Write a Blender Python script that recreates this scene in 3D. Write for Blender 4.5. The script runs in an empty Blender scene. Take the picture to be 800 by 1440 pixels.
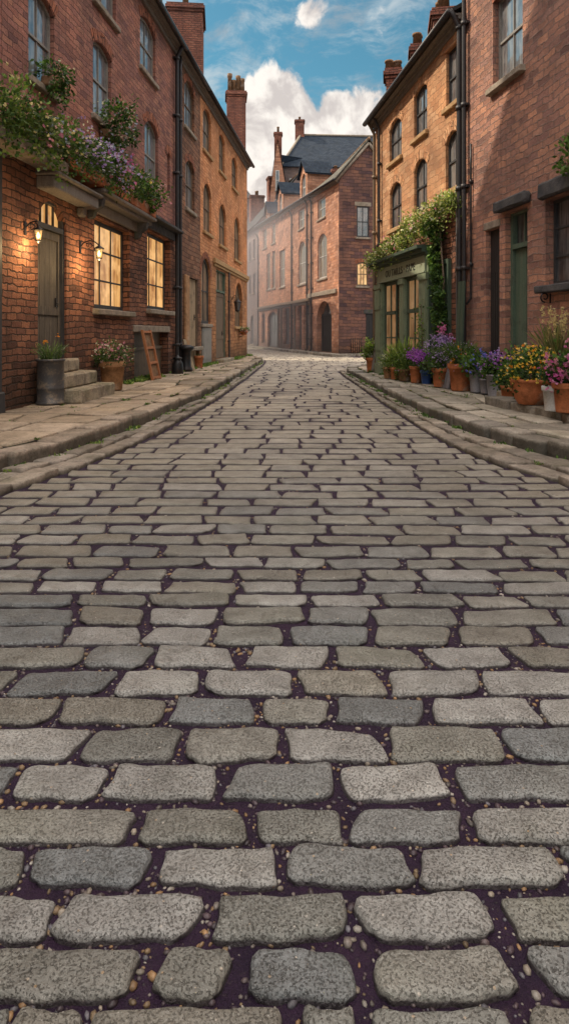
import bpy, math, random
import numpy as np
from mathutils import Vector, Matrix
random.seed(7); rng = np.random.default_rng(7)
SC = bpy.context.scene
COL = SC.collection
R = math.radians
# ------------------------------------------------------------------ camera constants
F, CX, CY, H = 900.0, 400.0, 468.0, 1.4          # photo is 800x1440; eye 1.4 m above the setts
PZ = 0.20                                        # pavement level

# ------------------------------------------------------------------ mesh builder
class MB:
    def __init__(s):
        s.v = []; s.f = []; s.uv = []; s.c = []; s.sm = []
    def add(s, verts, faces, uvs=None, col=(1, 1, 1), smooth=False):
        b = len(s.v)
        s.v.extend([tuple(p) for p in verts])
        for i, f in enumerate(faces):
            s.f.append([b + k for k in f])
            s.uv.append(uvs[i] if uvs else None)
            s.c.append(col); s.sm.append(smooth)
    def quad(s, a, b, c, d, uv=None, col=(1, 1, 1)):
        s.add([a, b, c, d], [(0, 1, 2, 3)], [uv] if uv else None, col)
    def box(s, x0, x1, y0, y1, z0, z1, col=(1, 1, 1)):
        bx(s, WORLD, x0, x1, z0, z1, y0, y1, col)
    def tube(s, pts, r, n=8, col=(1, 1, 1), cap=True):
        pts = [Vector(p) for p in pts]
        rs = r if isinstance(r, (list, tuple)) else [r] * len(pts)
        vs = []; ref = None
        for i, p in enumerate(pts):
            t = (pts[min(i + 1, len(pts) - 1)] - pts[max(i - 1, 0)]).normalized()
            if ref is None:
                ref = Vector((0, 0, 1)) if abs(t.z) < .9 else Vector((1, 0, 0))
            a = (ref - t * ref.dot(t)).normalized(); b = t.cross(a); ref = a
            for k in range(n):
                th = 2 * math.pi * k / n
                vs.append(p + (a * math.cos(th) + b * math.sin(th)) * rs[i])
        fs = []
        for i in range(len(pts) - 1):
            for k in range(n):
                fs.append((i * n + k, i * n + (k + 1) % n, (i + 1) * n + (k + 1) % n, (i + 1) * n + k))
        if cap:
            fs.append(tuple(range(n))[::-1]); fs.append(tuple((len(pts) - 1) * n + k for k in range(n)))
        s.add(vs, fs, None, col, True)
    def lathe(s, prof, c, n=24, col=(1, 1, 1), wob=0.0):
        vs = []; fs = []
        ph = random.random() * 6
        for r, z in prof:
            for k in range(n):
                th = 2 * math.pi * k / n
                rr = r * (1 + wob * math.sin(2 * th + ph))
                vs.append((c[0] + rr * math.cos(th), c[1] + rr * math.sin(th), c[2] + z))
        for i in range(len(prof) - 1):
            for k in range(n):
                fs.append((i * n + k, i * n + (k + 1) % n, (i + 1) * n + (k + 1) % n, (i + 1) * n + k))
        s.add(vs, fs, None, col, True)
    def build(s, name, m, parent=None):
        me = bpy.data.meshes.new(name)
        L = wloc(parent) if parent else Vector((0, 0, 0))
        v = np.array(s.v, dtype=np.float64) - np.array(L)
        me.from_pydata(v.tolist(), [], s.f)
        uvl = me.uv_layers.new(name='UVMap')
        arr = []; cols = []
        for f, u, c in zip(s.f, s.uv, s.c):
            if u is None:
                P = [s.v[k] for k in f]
                nrm = (Vector(P[1]) - Vector(P[0])).cross(Vector(P[-1]) - Vector(P[0]))
                ax = max(range(3), key=lambda k: abs(nrm[k]))
                if ax == 2: u = [(p[0], p[1]) for p in P]
                elif ax == 1: u = [(p[0], p[2]) for p in P]
                else: u = [(p[1], p[2]) for p in P]
            for q in u: arr.extend(q)
            for q in f: cols.extend((c[0], c[1], c[2], 1.0))
        uvl.data.foreach_set('uv', arr)
        ca = me.color_attributes.new('Col', 'FLOAT_COLOR', 'CORNER')
        ca.data.foreach_set('color', cols)
        me.polygons.foreach_set('use_smooth', s.sm)
        me.materials.append(m)
        me.update()
        o = bpy.data.objects.new(name, me); COL.objects.link(o)
        if parent: o.parent = parent
        return o

WL = {}
def wloc(o):
    v = Vector((0, 0, 0))
    while o is not None:
        v = v + o.location; o = o.parent
    return v
def thing(name, label, cat, loc, group=None):
    o = bpy.data.objects.new(name, None); COL.objects.link(o)
    o.location = loc; o.empty_display_size = .2
    o['label'] = label; o['category'] = cat
    if group: o['group'] = group
    return o
def struct(o, kind='structure'):
    o['kind'] = kind; return o

# ------------------------------------------------------------------ frames on facades
class Frame:
    """u runs along the facade, w out of it towards the street, z up."""
    def __init__(s, p0, d, n):
        s.p = Vector((p0[0], p0[1], 0)); s.d = Vector((d[0], d[1], 0)).normalized(); s.n = Vector((n[0], n[1], 0)).normalized()
    def __call__(s, u, w, z):
        q = s.p + s.d * u + s.n * w
        return (q.x, q.y, z)
WORLD = Frame((0, 0), (1, 0), (0, 1))
def line_frame(x0, k, side):
    d = Vector((k, 1)).normalized()
    n = (d.y, -d.x) if side > 0 else (-d.y, d.x)
    return Frame((x0, 0), d, n)
LW = line_frame(-5.34, 0.10, 1)
RW = line_frame(6.14, -0.161, -1)
LU = math.hypot(.10, 1); RU = math.hypot(.161, 1)
def Lu(Y): return Y * LU
def Ru(Y): return Y * RU

def bx(mb, W, u0, u1, z0, z1, w0, w1, col=(1, 1, 1), jit=0):
    P = [W(u, w, z) for z in (z0, z1) for w in (w0, w1) for u in (u0, u1)]
    if jit:
        P = [tuple(c + random.uniform(-jit, jit) for c in p) for p in P]
    fs = [(0, 1, 3, 2), (4, 6, 7, 5), (0, 4, 5, 1), (2, 3, 7, 6), (0, 2, 6, 4), (1, 5, 7, 3)]
    L = [(u, w, z) for z in (z0, z1) for w in (w0, w1) for u in (u0, u1)]
    uvs = []
    for i, f in enumerate(fs):
        if i < 2: uvs.append([(L[k][0], L[k][1]) for k in f])
        elif i < 4: uvs.append([(L[k][0], L[k][2]) for k in f])
        else: uvs.append([(L[k][1] + L[k][0], L[k][2]) for k in f])
    mb.add(P, fs, uvs, col)

def bevbox(mb, W, u0, u1, z0, z1, w0, w1, b=.015, col=(1, 1, 1), seg=5, jit=.004):
    """worn block: chamfered, edges slightly wavy, front/top visible"""
    # ring sections along u
    us = np.linspace(u0 + b, u1 - b, seg).tolist()
    secs = [(u0, b)] + [(u, 0) for u in us] + [(u1, b)]
    vs = []; n = 8
    for u, inn in secs:
        a, c = z0 + inn, z1 - inn; e, g = w0 + inn, w1 - inn
        ring = [(e, a + b), (e + b, a), (g - b, a), (g, a + b), (g, c - b), (g - b, c), (e + b, c), (e, c - b)]
        for (w, z) in ring:
            vs.append(W(u + random.uniform(-jit, jit), w + random.uniform(-jit, jit), z + random.uniform(-jit, jit)))
    fs = []; uvs = []
    L = [(u, ) for u, _ in secs]
    for i in range(len(secs) - 1):
        for k in range(n):
            fs.append((i * n + k, i * n + (k + 1) % n, (i + 1) * n + (k + 1) % n, (i + 1) * n + k))
    fs.append(tuple(range(n))); fs.append(tuple((len(secs) - 1) * n + k for k in range(n))[::-1])
    mb.add(vs, fs, None, col)

def arc(ua, ub, zb, rise, n=10):
    hw = (ub - ua) / 2; um = (ua + ub) / 2; rise = min(rise, hw * .999)
    rad = (hw * hw + rise * rise) / (2 * rise); zc = zb - rad
    t0 = math.asin(hw / rad)
    return [(um + rad * math.sin(t), zc + rad * math.cos(t)) for t in np.linspace(-t0, t0, n + 1)], um, zc, rad, t0

def wall_holes(mb, W, u0, u1, z0, z1, holes, depth=.24, w=0.0):
    us = sorted({u0, u1, *[h[0] for h in holes], *[h[1] for h in holes]})
    zs = sorted({z0, z1, *[h[2] for h in holes], *[h[3] for h in holes]})
    us = [u for u in us if u0 <= u <= u1]; zs = [z for z in zs if z0 <= z <= z1]
    def q(a, b, c, d):
        mb.add([W(a, w, c), W(b, w, c), W(b, w, d), W(a, w, d)], [(0, 1, 2, 3)], [[(a, c), (b, c), (b, d), (a, d)]])
    for i in range(len(us) - 1):
        for j in range(len(zs) - 1):
            um, zm = (us[i] + us[i + 1]) / 2, (zs[j] + zs[j + 1]) / 2
            if any(h[0] < um < h[1] and h[2] < zm < h[3] for h in holes): continue
            q(us[i], us[i + 1], zs[j], zs[j + 1])
    for h in holes:
        ua, ub, za, zb, rise = h[:5]
        dp = h[5] if len(h) > 5 else depth
        w1 = w - dp
        zt = zb - rise if rise else zb
        for u in (ua, ub):
            mb.add([W(u, w, za), W(u, w1, za), W(u, w1, zt), W(u, w, zt)], [(0, 1, 2, 3)], [[(u, za), (u + dp, za), (u + dp, zt), (u, zt)]])
        mb.add([W(ua, w, za), W(ub, w, za), W(ub, w1, za), W(ua, w1, za)], [(0, 1, 2, 3)], [[(ua, za), (ub, za), (ub, za + dp), (ua, za + dp)]])
        if rise:
            A = arc(ua, ub, zb, rise)[0]
            for (a, c), (b, d) in zip(A[:-1], A[1:]):
                mb.add([W(a, w, c), W(b, w, d), W(b, w, zb), W(a, w, zb)], [(0, 1, 2, 3)], [[(a, c), (b, d), (b, zb), (a, zb)]])
                mb.add([W(a, w, c), W(b, w, d), W(b, w1, d), W(a, w1, c)], [(0, 1, 2, 3)], [[(a, c), (b, d), (b, d + dp), (a, c + dp)]])
        else:
            mb.add([W(ua, w, zb), W(ub, w, zb), W(ub, w1, zb), W(ua, w1, zb)], [(0, 1, 2, 3)], [[(ua, zb), (ub, zb), (ub, zb + dp), (ua, zb + dp)]])

# ------------------------------------------------------------------ materials
class NT:
    def __init__(s, name):
        s.m = bpy.data.materials.new(name); s.m.use_nodes = True
        s.t = s.m.node_tree; s.t.nodes.clear()
        s.out = s.t.nodes.new('ShaderNodeOutputMaterial')
    def n(s, typ, props=None, **ins):
        nd = s.t.nodes.new('ShaderNode' + typ)
        for k, v in (props or {}).items(): setattr(nd, k, v)
        for k, v in ins.items():
            key = int(k[1:]) if k[0] == '_' and k[1:].isdigit() else k.replace('_', ' ')
            s.set(nd.inputs[key], v)
        return nd
    def set(s, sock, v):
        if hasattr(v, 'is_output'): s.t.links.new(v, sock)
        elif isinstance(v, bpy.types.Node): s.t.links.new(v.outputs[0], sock)
        else:
            if isinstance(v, tuple) and len(v) == 3 and sock.type == 'RGBA': v = (*v, 1)
            sock.default_value = v
    def mixc(s, f, a, b, blend='MIX'):
        nd = s.t.nodes.new('ShaderNodeMix'); nd.data_type = 'RGBA'; nd.blend_type = blend
        s.set(nd.inputs[0], f); s.set(nd.inputs[6], a); s.set(nd.inputs[7], b)
        return nd.outputs[2]
    def math(s, op, a, b=0.0, c=0.0, clamp=False):
        nd = s.t.nodes.new('ShaderNodeMath'); nd.operation = op; nd.use_clamp = clamp
        s.set(nd.inputs[0], a); s.set(nd.inputs[1], b)
        if len(nd.inputs) > 2: s.set(nd.inputs[2], c)
        return nd.outputs[0]
    def vmath(s, op, a, b=(0, 0, 0), scale=None):
        nd = s.t.nodes.new('ShaderNodeVectorMath'); nd.operation = op
        s.set(nd.inputs[0], a)
        if scale is not None: s.set(nd.inputs[3], scale)
        else: s.set(nd.inputs[1], b)
        return nd.outputs[1] if op in ('DOT_PRODUCT', 'LENGTH') else nd.outputs[0]
    def noise(s, vec, scale, detail=4, rough=.55, out=0):
        nd = s.n('TexNoise', Scale=scale, Detail=detail, Roughness=rough)
        if vec is not None: s.set(nd.inputs['Vector'], vec)
        return nd.outputs[out]
    def ramp(s, fac, stops, interp='LINEAR'):
        nd = s.t.nodes.new('ShaderNodeValToRGB'); cr = nd.color_ramp; cr.interpolation = interp
        while len(cr.elements) < len(stops): cr.elements.new(.5)
        for e, (p, c) in zip(cr.elements, stops):
            e.position = p; e.color = (*c, 1) if len(c) == 3 else c
        s.set(nd.inputs[0], fac)
        return nd.outputs[0]
    def maprange(s, v, a, b, c=0., d=1.):
        nd = s.n('MapRange', _0=v, _1=a, _2=b, _3=c, _4=d); nd.interpolation_type = 'SMOOTHSTEP'
        return nd.outputs[0]
    def bump(s, h, strength=1.0, dist=.02, normal=None):
        nd = s.n('Bump', Strength=strength, Distance=dist, Height=h)
        if normal is not None: s.set(nd.inputs['Normal'], normal)
        return nd.outputs[0]
    def finish(s, color, rough=.8, normal=None, metallic=0.0, spec=.4, emit=None, emit_s=0.0):
        b = s.n('BsdfPrincipled', Base_Color=color, Roughness=rough, Metallic=metallic)
        s.set(b.inputs['Specular IOR Level'], spec)
        if normal is not None: s.set(b.inputs['Normal'], normal)
        if emit is not None:
            s.set(b.inputs['Emission Color'], emit); s.set(b.inputs['Emission Strength'], emit_s)
        s.t.links.new(b.outputs[0], s.out.inputs[0])
        return s.m
    def uv(s): return s.n('TexCoord').outputs['UV']
    def obj(s): return s.n('TexCoord').outputs['Object']
    def attr(s): return s.n('VertexColor', {'layer_name': 'Col'}).outputs[0]

def brick_mat(name, pal, mortar, bw=.27, bh=.098, mort=.011, warp=.055, stain=(.03, .02, .018), stain_amt=.55, bumpd=.022, rubble=0.0):
    s = NT(name); uv = s.uv()
    w1 = s.vmath('SUBTRACT', s.noise(uv, 1.1, 3, .5, 1), (.5, .5, .5))
    w2 = s.vmath('SUBTRACT', s.noise(uv, 6.5, 2, .5, 1), (.5, .5, .5))
    v = s.vmath('ADD', uv, s.vmath('SCALE', w1, scale=warp * 1.7))
    v = s.vmath('ADD', v, s.vmath('SCALE', w2, scale=warp * (.75 + rubble)))
    w3 = s.vmath('SUBTRACT', s.noise(uv, 28, 2, .5, 1), (.5, .5, .5))
    v = s.vmath('ADD', v, s.vmath('SCALE', w3, scale=.016))
    bk = s.n('TexBrick', {'offset': .5, 'squash': 1.0}, Vector=v, Color1=(0, 0, 0, 1), Color2=(1, 1, 1, 1), Mortar=(.5, .5, .5, 1),
             Scale=1.0, Mortar_Size=mort, Mortar_Smooth=.55, Bias=0.0, Brick_Width=bw, Row_Height=bh)
    fac = bk.outputs['Fac']
    k = len(pal)
    col = s.ramp(bk.outputs['Color'], [(i / max(1, k - 1) * .98 + .01, c) for i, c in enumerate(pal)])
    n1 = s.noise(uv, 14, 5, .7); n2 = s.noise(uv, .55, 5, .65); n3 = s.noise(uv, 55, 3, .7)
    col = s.mixc(s.math('MULTIPLY', n1, .75), col, s.mixc(1.0, col, s.ramp(n1, [(.3, (.42, .40, .40)), (.7, (1.25, 1.2, 1.15))]), 'MULTIPLY'))
    col = s.mixc(.55, col, s.mixc(1.0, col, s.ramp(n3, [(.3, (.5, .5, .5)), (.7, (1.4, 1.4, 1.4))]), 'MULTIPLY'))
    pt = s.noise(s.vmath('ADD', uv, (17, 5, 0)), .8, 4, .6)
    col = s.mixc(.85, col, s.mixc(1.0, col, s.ramp(pt, [(.3, (.55, .56, .60)), (.5, (1, 1, 1)), (.72, (1.35, 1.25, 1.12))]), 'MULTIPLY'))
    mcol = s.mixc(s.noise(uv, 8, 3), mortar, tuple(c * .45 for c in mortar))
    col = s.mixc(s.math('MULTIPLY', fac, .95), col, mcol)
    # soot and damp
    st = s.maprange(n2, .44, .72)
    col = s.mixc(s.math('MULTIPLY', st, stain_amt), col, stain)
    sx = s.n('SeparateXYZ', _0=uv)
    streak = s.noise(s.n('CombineXYZ', _0=s.math('MULTIPLY', sx.outputs[0], 3.0), _1=s.math('MULTIPLY', sx.outputs[1], .25)).outputs[0], 2.0, 4, .6)
    col = s.mixc(s.math('MULTIPLY', s.maprange(streak, .52, .75), .45), col, stain)
    damp = s.maprange(s.math('ADD', sx.outputs[1], s.math('MULTIPLY', n2, -1.2)), .9, -.6)
    col = s.mixc(s.math('MULTIPLY', damp, .6), col, (.022, .021, .015))
    h = s.math('ADD', s.math('MULTIPLY', s.math('SUBTRACT', 1.0, fac), 1.0), s.math('MULTIPLY', n1, .8))
    h = s.math('ADD', h, s.math('MULTIPLY', n3, .35))
    h = s.math('ADD', h, s.math('MULTIPLY', s.n('SeparateColor', _0=bk.outputs['Color']).outputs[0], .35))
    return s.finish(col, .88, s.bump(h, 1.0, bumpd * 1.5), spec=.25)

def stone_mat(name, c1, c2, moss=0.0, scale=5, bumpd=.012, rough=.85, useattr=False, flank=None):
    s = NT(name); p = s.obj()
    n1 = s.noise(p, scale, 6, .65); n2 = s.noise(p, scale * 9, 4, .7); n3 = s.noise(p, scale * .35, 3)
    col = s.mixc(s.maprange(n1, .3, .7), c1, c2)
    if useattr: col = s.mixc(1.0, col, s.attr(), 'MULTIPLY')
    col = s.mixc(.6, col, s.mixc(1.0, col, s.ramp(n2, [(.3, (.45, .45, .45)), (.7, (1.4, 1.4, 1.4))]), 'MULTIPLY'))
    if moss: col = s.mixc(s.math('MULTIPLY', s.maprange(n3, .52, .7), moss), col, (.06, .075, .02))
    if useattr:                                                 # muddy flanks below the worn top
        zz = s.n('SeparateXYZ', _0=p).outputs[2]
        if flank: col = s.mixc(s.math('MULTIPLY', s.maprange(s.math('ADD', zz, s.math('MULTIPLY', s.math('SUBTRACT', n1, .5), .04)), flank, flank - .055), .72), col, (.028, .025, .018))
    h = s.math('ADD', n1, s.math('MULTIPLY', n2, .5))
    return s.finish(col, rough, s.bump(h, 1.0, bumpd), spec=.3)

def paint_mat(name, c, c2, rough=.6, wood=True, amt=.5):
    s = NT(name); p = s.obj(); uv = s.uv()
    m = s.n('Mapping', _0=p); m.inputs['Scale'].default_value = (30, 30, 1.5)
    g = s.noise(m.outputs[0], 1.0, 4, .6); n = s.noise(p, 3, 6, .7); f = s.noise(p, 40, 3, .6)
    col = s.mixc(s.math('MULTIPLY', s.maprange(g, .42, .68), amt), c, c2)
    col = s.mixc(s.math('MULTIPLY', s.maprange(n, .5, .72), amt), col, tuple(x * .35 for x in c2))
    col = s.mixc(.35, col, s.mixc(1.0, col, s.ramp(f, [(.3, (.5, .5, .5)), (.7, (1.4, 1.4, 1.4))]), 'MULTIPLY'))
    return s.finish(col, rough, s.bump(s.math('ADD', g, s.math('MULTIPLY', f, .4)), .8, .004), spec=.35)

def metal_mat(name, c, rough=.55, rust=(.10, .04, .02), amt=.4, metallic=.3):
    s = NT(name); p = s.obj(); n = s.noise(p, 6, 6, .7); f = s.noise(p, 45, 3, .7)
    col = s.mixc(s.math('MULTIPLY', s.maprange(n, .48, .7), amt), c, rust)
    col = s.mixc(.4, col, s.mixc(1.0, col, s.ramp(f, [(.3, (.5, .5, .5)), (.7, (1.4, 1.4, 1.4))]), 'MULTIPLY'))
    return s.finish(col, rough, s.bump(s.math('ADD', n, s.math('MULTIPLY', f, .4)), .6, .004), metallic=metallic)

def roof_mat(name, pal, stain=(.05, .06, .03)):
    s = NT(name); uv = s.uv()
    w = s.vmath('SCALE', s.vmath('SUBTRACT', s.noise(uv, 4, 3, .5, 1), (.5, .5, .5)), scale=.05)
    bk = s.n('TexBrick', {'offset': .5}, Vector=s.vmath('ADD', uv, w), Color1=(0, 0, 0, 1), Color2=(1, 1, 1, 1), Mortar=(0, 0, 0, 1),
             Scale=1.0, Mortar_Size=.012, Mortar_Smooth=.3, Bias=0.0, Brick_Width=.32, Row_Height=.24)
    col = s.ramp(bk.outputs['Color'], [(i / (len(pal) - 1), c) for i, c in enumerate(pal)])
    n = s.noise(uv, 1.2, 5, .65); n1 = s.noise(uv, 20, 4, .7)
    col = s.mixc(s.math('MULTIPLY', s.maprange(n, .45, .7), .5), col, stain)
    col = s.mixc(.6, col, s.mixc(1.0, col, s.ramp(n1, [(.3, (.5, .5, .5)), (.7, (1.5, 1.5, 1.5))]), 'MULTIPLY'))
    col = s.mixc(bk.outputs['Fac'], col, (.01, .01, .012))
    sx = s.n('SeparateXYZ', _0=uv)
    saw = s.math('FRACT', s.math('DIVIDE', sx.outputs[1], .24))
    h = s.math('ADD', s.math('MULTIPLY', saw, -1.0), s.math('MULTIPLY', n1, .5))
    return s.finish(col, .85, s.bump(h, 1.0, .03), spec=.15)

def glass_mat(name, tint=(.02, .022, .025), refl=.35, lit=None, lit_s=1.0, curtain=None):
    s = NT(name); p = s.obj(); uv = s.uv()
    n = s.noise(p, 1.7, 3, .5)
    nm = s.bump(n, .35, .03)
    dn = s.noise(p, 7, 5, .7)
    base = s.mixc(s.maprange(dn, .4, .75), tint, tuple(x * 2.2 + .02 for x in tint))
    if curtain is not None:
        m = s.n('Mapping', _0=uv); m.inputs['Scale'].default_value = (9, .7, 1)
        f = s.noise(m.outputs[0], 1.0, 3, .6)
        base = s.mixc(s.math('MULTIPLY', s.maprange(f, .45, .62), .65), base, curtain)
    b = s.n('BsdfPrincipled', Base_Color=base, Roughness=.5)
    if lit:
        m = s.n('Mapping', _0=uv); m.inputs['Scale'].default_value = (4.5, .6, 1)
        f = s.noise(m.outputs[0], 1.0, 4, .6)
        g = s.noise(uv, 1.6, 3, .6)
        c = s.mixc(s.maprange(f, .35, .68), lit, (lit[0] * .42, lit[1] * .27, lit[2] * .18))
        c = s.mixc(s.maprange(g, .42, .7), c, (lit[0] * 1.25, lit[1] * 1.3, lit[2] * 1.5))
        s.set(b.inputs['Emission Color'], c); s.set(b.inputs['Emission Strength'], lit_s)
    gl = s.n('BsdfGlossy', Roughness=.06, Color=(.92, .88, .86, 1)); s.set(gl.inputs['Normal'], nm)
    mx = s.n('MixShader'); s.set(mx.inputs[0], refl)
    s.t.links.new(b.outputs[0], mx.inputs[1]); s.t.links.new(gl.outputs[0], mx.inputs[2])
    s.t.links.new(mx.outputs[0], s.out.inputs[0])
    return s.m

def leaf_mat(name, rough=.55, transl=.35):
    s = NT(name); c = s.attr()
    b = s.n('BsdfPrincipled', Base_Color=c, Roughness=rough); s.set(b.inputs['Specular IOR Level'], .25)
    t = s.n('BsdfTranslucent'); s.set(t.inputs[0], s.mixc(1.0, c, (1.2, 1.25, .7, 1), 'MULTIPLY'))
    mx = s.n('MixShader'); s.set(mx.inputs[0], transl)
    s.t.links.new(b.outputs[0], mx.inputs[1]); s.t.links.new(t.outputs[0], mx.inputs[2])
    s.t.links.new(mx.outputs[0], s.out.inputs[0])
    return s.m

def cobble_mat():
    s = NT('sett_stone'); p = s.obj(); c = s.attr()
    vo = s.n('TexVoronoi', {'feature': 'F1'}, Vector=s.vmath('ADD', p, s.vmath('SCALE', s.noise(p, 30, 2, .5, 1), scale=.02)), Scale=62.0, Randomness=1.0)
    cell = vo.outputs['Distance']
    n1 = s.noise(p, 120, 3, .7); n2 = s.noise(p, 14, 5, .65); n3 = s.noise(p, 300, 2, .6); n4 = s.noise(p, 2.0, 4, .6)
    pits = s.maprange(s.noise(s.vmath('ADD', p, (3, 1, 7)), 150, 3, .6), .47, .36)      # 1 in a pit
    col = s.mixc(.8, c, s.mixc(1.0, c, s.ramp(n2, [(.3, (.82, .81, .80)), (.68, (1.15, 1.15, 1.14))]), 'MULTIPLY'))
    col = s.mixc(.8, col, s.mixc(1.0, col, s.ramp(n1, [(.3, (.8, .79, .78)), (.7, (1.2, 1.2, 1.2))]), 'MULTIPLY'))
    mid = s.noise(p, 6.5, 3, .6)
    col = s.mixc(1.0, col, s.ramp(mid, [(.32, (.78, .77, .75)), (.66, (1.18, 1.18, 1.17))]), 'MULTIPLY')
    col = s.mixc(s.math('MULTIPLY', pits, s.maprange(s.noise(p, 2.6, 2), .35, .65, .15, .6)), col, (.04, .038, .032))
    chips = s.maprange(n3, .64, .72)
    col = s.mixc(s.math('MULTIPLY', chips, .5), col, (.62, .6, .55))
    sp = s.n('TexVoronoi', Vector=p, Scale=38.0)
    sel = s.math('LESS_THAN', sp.outputs['Distance'], .13)
    hv = s.n('SeparateColor', _0=sp.outputs['Color'])
    sel = s.math('MULTIPLY', sel, s.math('GREATER_THAN', hv.outputs[0], .72))
    col = s.mixc(s.math('MULTIPLY', sel, .65), col, s.mixc(hv.outputs[1], (.55, .52, .47), (.42, .27, .13)))
    col = s.mixc(s.math('MULTIPLY', s.maprange(n4, .5, .7), .35), col, s.mixc(1.0, col, (.75, .78, .66, 1), 'MULTIPLY'))
    big = s.noise(p, .55, 5, .6)
    col = s.mixc(1.0, col, s.ramp(big, [(.3, (.72, .71, .72)), (.5, (1, 1, 1)), (.7, (1.18, 1.17, 1.14))]), 'MULTIPLY')
    # dirt on the flanks of each stone (low points)
    sz = s.n('SeparateXYZ', _0=p)
    dirt = s.maprange(s.math('ADD', sz.outputs[2], s.math('MULTIPLY', s.math('SUBTRACT', n2, .5), .008)), -.005, -.012)
    col = s.mixc(s.math('MULTIPLY', dirt, .85), col, (.018, .011, .016))
    h = s.math('ADD', s.math('MULTIPLY', cell, .35), s.math('MULTIPLY', n2, 1.0))
    h = s.math('ADD', h, s.math('MULTIPLY', n1, .45)); h = s.math('SUBTRACT', h, s.math('MULTIPLY', pits, .55))
    rough = s.math('ADD', s.maprange(n2, .3, .7, .30, .5), s.maprange(big, .35, .65, .12, -.05))
    return s.finish(col, rough, s.bump(h, .85, .010), spec=.5)

def soil_mat():
    s = NT('joint_soil'); p = s.obj()
    n = s.noise(p, 8, 6, .7); n1 = s.noise(p, 70, 4, .7)
    col = s.mixc(s.maprange(n, .35, .65), (.017, .0045, .024), (.034, .012, .038))
    col = s.mixc(s.math('MULTIPLY', s.maprange(n1, .55, .7), .6), col, (.06, .04, .045))
    return s.finish(col, .75, s.bump(s.math('ADD', n1, n), 1.0, .03), spec=.4)

def pebble_mat():
    s = NT('pebble'); c = s.attr(); p = s.obj(); n = s.noise(p, 90, 3)
    col = s.mixc(.5, c, s.mixc(1.0, c, s.ramp(n, [(.3, (.5, .5, .5)), (.7, (1.5, 1.5, 1.5))]), 'MULTIPLY'))
    return s.finish(col, .5, s.bump(n, .6, .004), spec=.5)

M = {}
M['brick_red'] = brick_mat('old_red_brick', [(.24, .11, .085), (.33, .145, .11), (.38, .17, .125), (.30, .14, .12), (.43, .205, .14), (.20, .095, .085)], (.13, .075, .065), bw=.32, bh=.112, warp=.10, mort=.008, stain=(.09, .055, .048), stain_amt=.5)
M['brick_lower'] = brick_mat('dark_ground_floor_brick', [(.13, .06, .042), (.23, .10, .065), (.33, .15, .09), (.37, .16, .09), (.19, .09, .065)], (.075, .05, .04), bw=.30, bh=.115, warp=.09, stain=(.03, .018, .014), stain_amt=.5, bumpd=.035, mort=.014)
M['brick_shade_brown'] = brick_mat('shade_toned_brown_brick', [(.15, .075, .05), (.26, .13, .08), (.33, .16, .095), (.21, .11, .075), (.30, .17, .11)], (.085, .055, .04), bw=.36, bh=.15, warp=.075, bumpd=.035, stain_amt=.45)  # darker brown paints in the shade on this part of the front
M['brick_sun_orange'] = brick_mat('sun_toned_ochre_brick', [(.52, .22, .10), (.66, .29, .13), (.76, .37, .18), (.56, .235, .11), (.70, .31, .145)], (.44, .205, .105), bw=.32, bh=.12, warp=.08, mort=.008, stain=(.32, .14, .05), stain_amt=.4, bumpd=.024)  # bright orange paints in the sunlight on the row's far end
M['brick_gold'] = brick_mat('golden_brown_stone', [(.55, .285, .15), (.64, .35, .185), (.70, .42, .24), (.60, .30, .15), (.50, .25, .13)], (.44, .25, .14), bw=.36, bh=.145, warp=.12, stain=(.34, .17, .09), stain_amt=.35, mort=.008, bumpd=.035)
M['brick_ochre_rough'] = brick_mat('rough_ochre_stone', [(.30, .14, .07), (.44, .20, .095), (.54, .265, .125), (.36, .165, .08)], (.26, .14, .07), bw=.36, bh=.15, warp=.12, mort=.01, stain=(.2, .09, .04), stain_amt=.45, bumpd=.035)
M['brick_near'] = brick_mat('weathered_plum_brick', [(.22, .12, .10), (.40, .205, .15), (.47, .24, .165), (.33, .175, .145), (.56, .28, .18), (.43, .24, .19)], (.36, .25, .205), bw=.31, bh=.12, warp=.10, stain=(.11, .066, .056), stain_amt=.4, bumpd=.032, mort=.012)
M['brick_far'] = brick_mat('far_salmon_brick', [(.30, .14, .09), (.46, .22, .13), (.60, .33, .22), (.42, .21, .14), (.54, .29, .19)], (.33, .21, .16), bw=.5, bh=.17, warp=.1, stain=(.24, .12, .085), stain_amt=.45)
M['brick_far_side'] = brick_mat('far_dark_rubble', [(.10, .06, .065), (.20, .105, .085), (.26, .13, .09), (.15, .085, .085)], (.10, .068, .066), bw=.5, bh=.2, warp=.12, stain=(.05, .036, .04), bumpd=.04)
M['brick_grey'] = brick_mat('far_grey_brick', [(.20, .15, .14), (.27, .20, .18), (.24, .17, .15)], (.18, .14, .13), bw=.34, bh=.13, stain=(.12, .09, .09))
M['brick_chim'] = brick_mat('chimney_brick', [(.22, .085, .06), (.33, .13, .085), (.28, .11, .08), (.38, .165, .11)], (.14, .09, .075), bw=.24, bh=.085, stain=(.06, .04, .04), stain_amt=.5)
M['arch'] = brick_mat('arch_brick', [(.24, .085, .05), (.36, .14, .08), (.30, .11, .065)], (.10, .06, .05), bw=.2, bh=.2, stain_amt=.4)
M['slate'] = roof_mat('blue_slate', [(.010, .018, .032), (.018, .029, .047), (.026, .037, .054), (.014, .024, .039)], (.010, .015, .022))
M['slate_warm'] = roof_mat('mossy_slate', [(.075, .07, .06), (.12, .11, .09), (.16, .145, .115), (.095, .09, .075)], (.09, .085, .06))
M['slate_dark'] = roof_mat('dark_roof_slate', [(.03, .03, .034), (.06, .055, .055), (.045, .045, .05)])
M['stone'] = stone_mat('sill_stone', (.20, .16, .125), (.33, .275, .215), .25)
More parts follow.
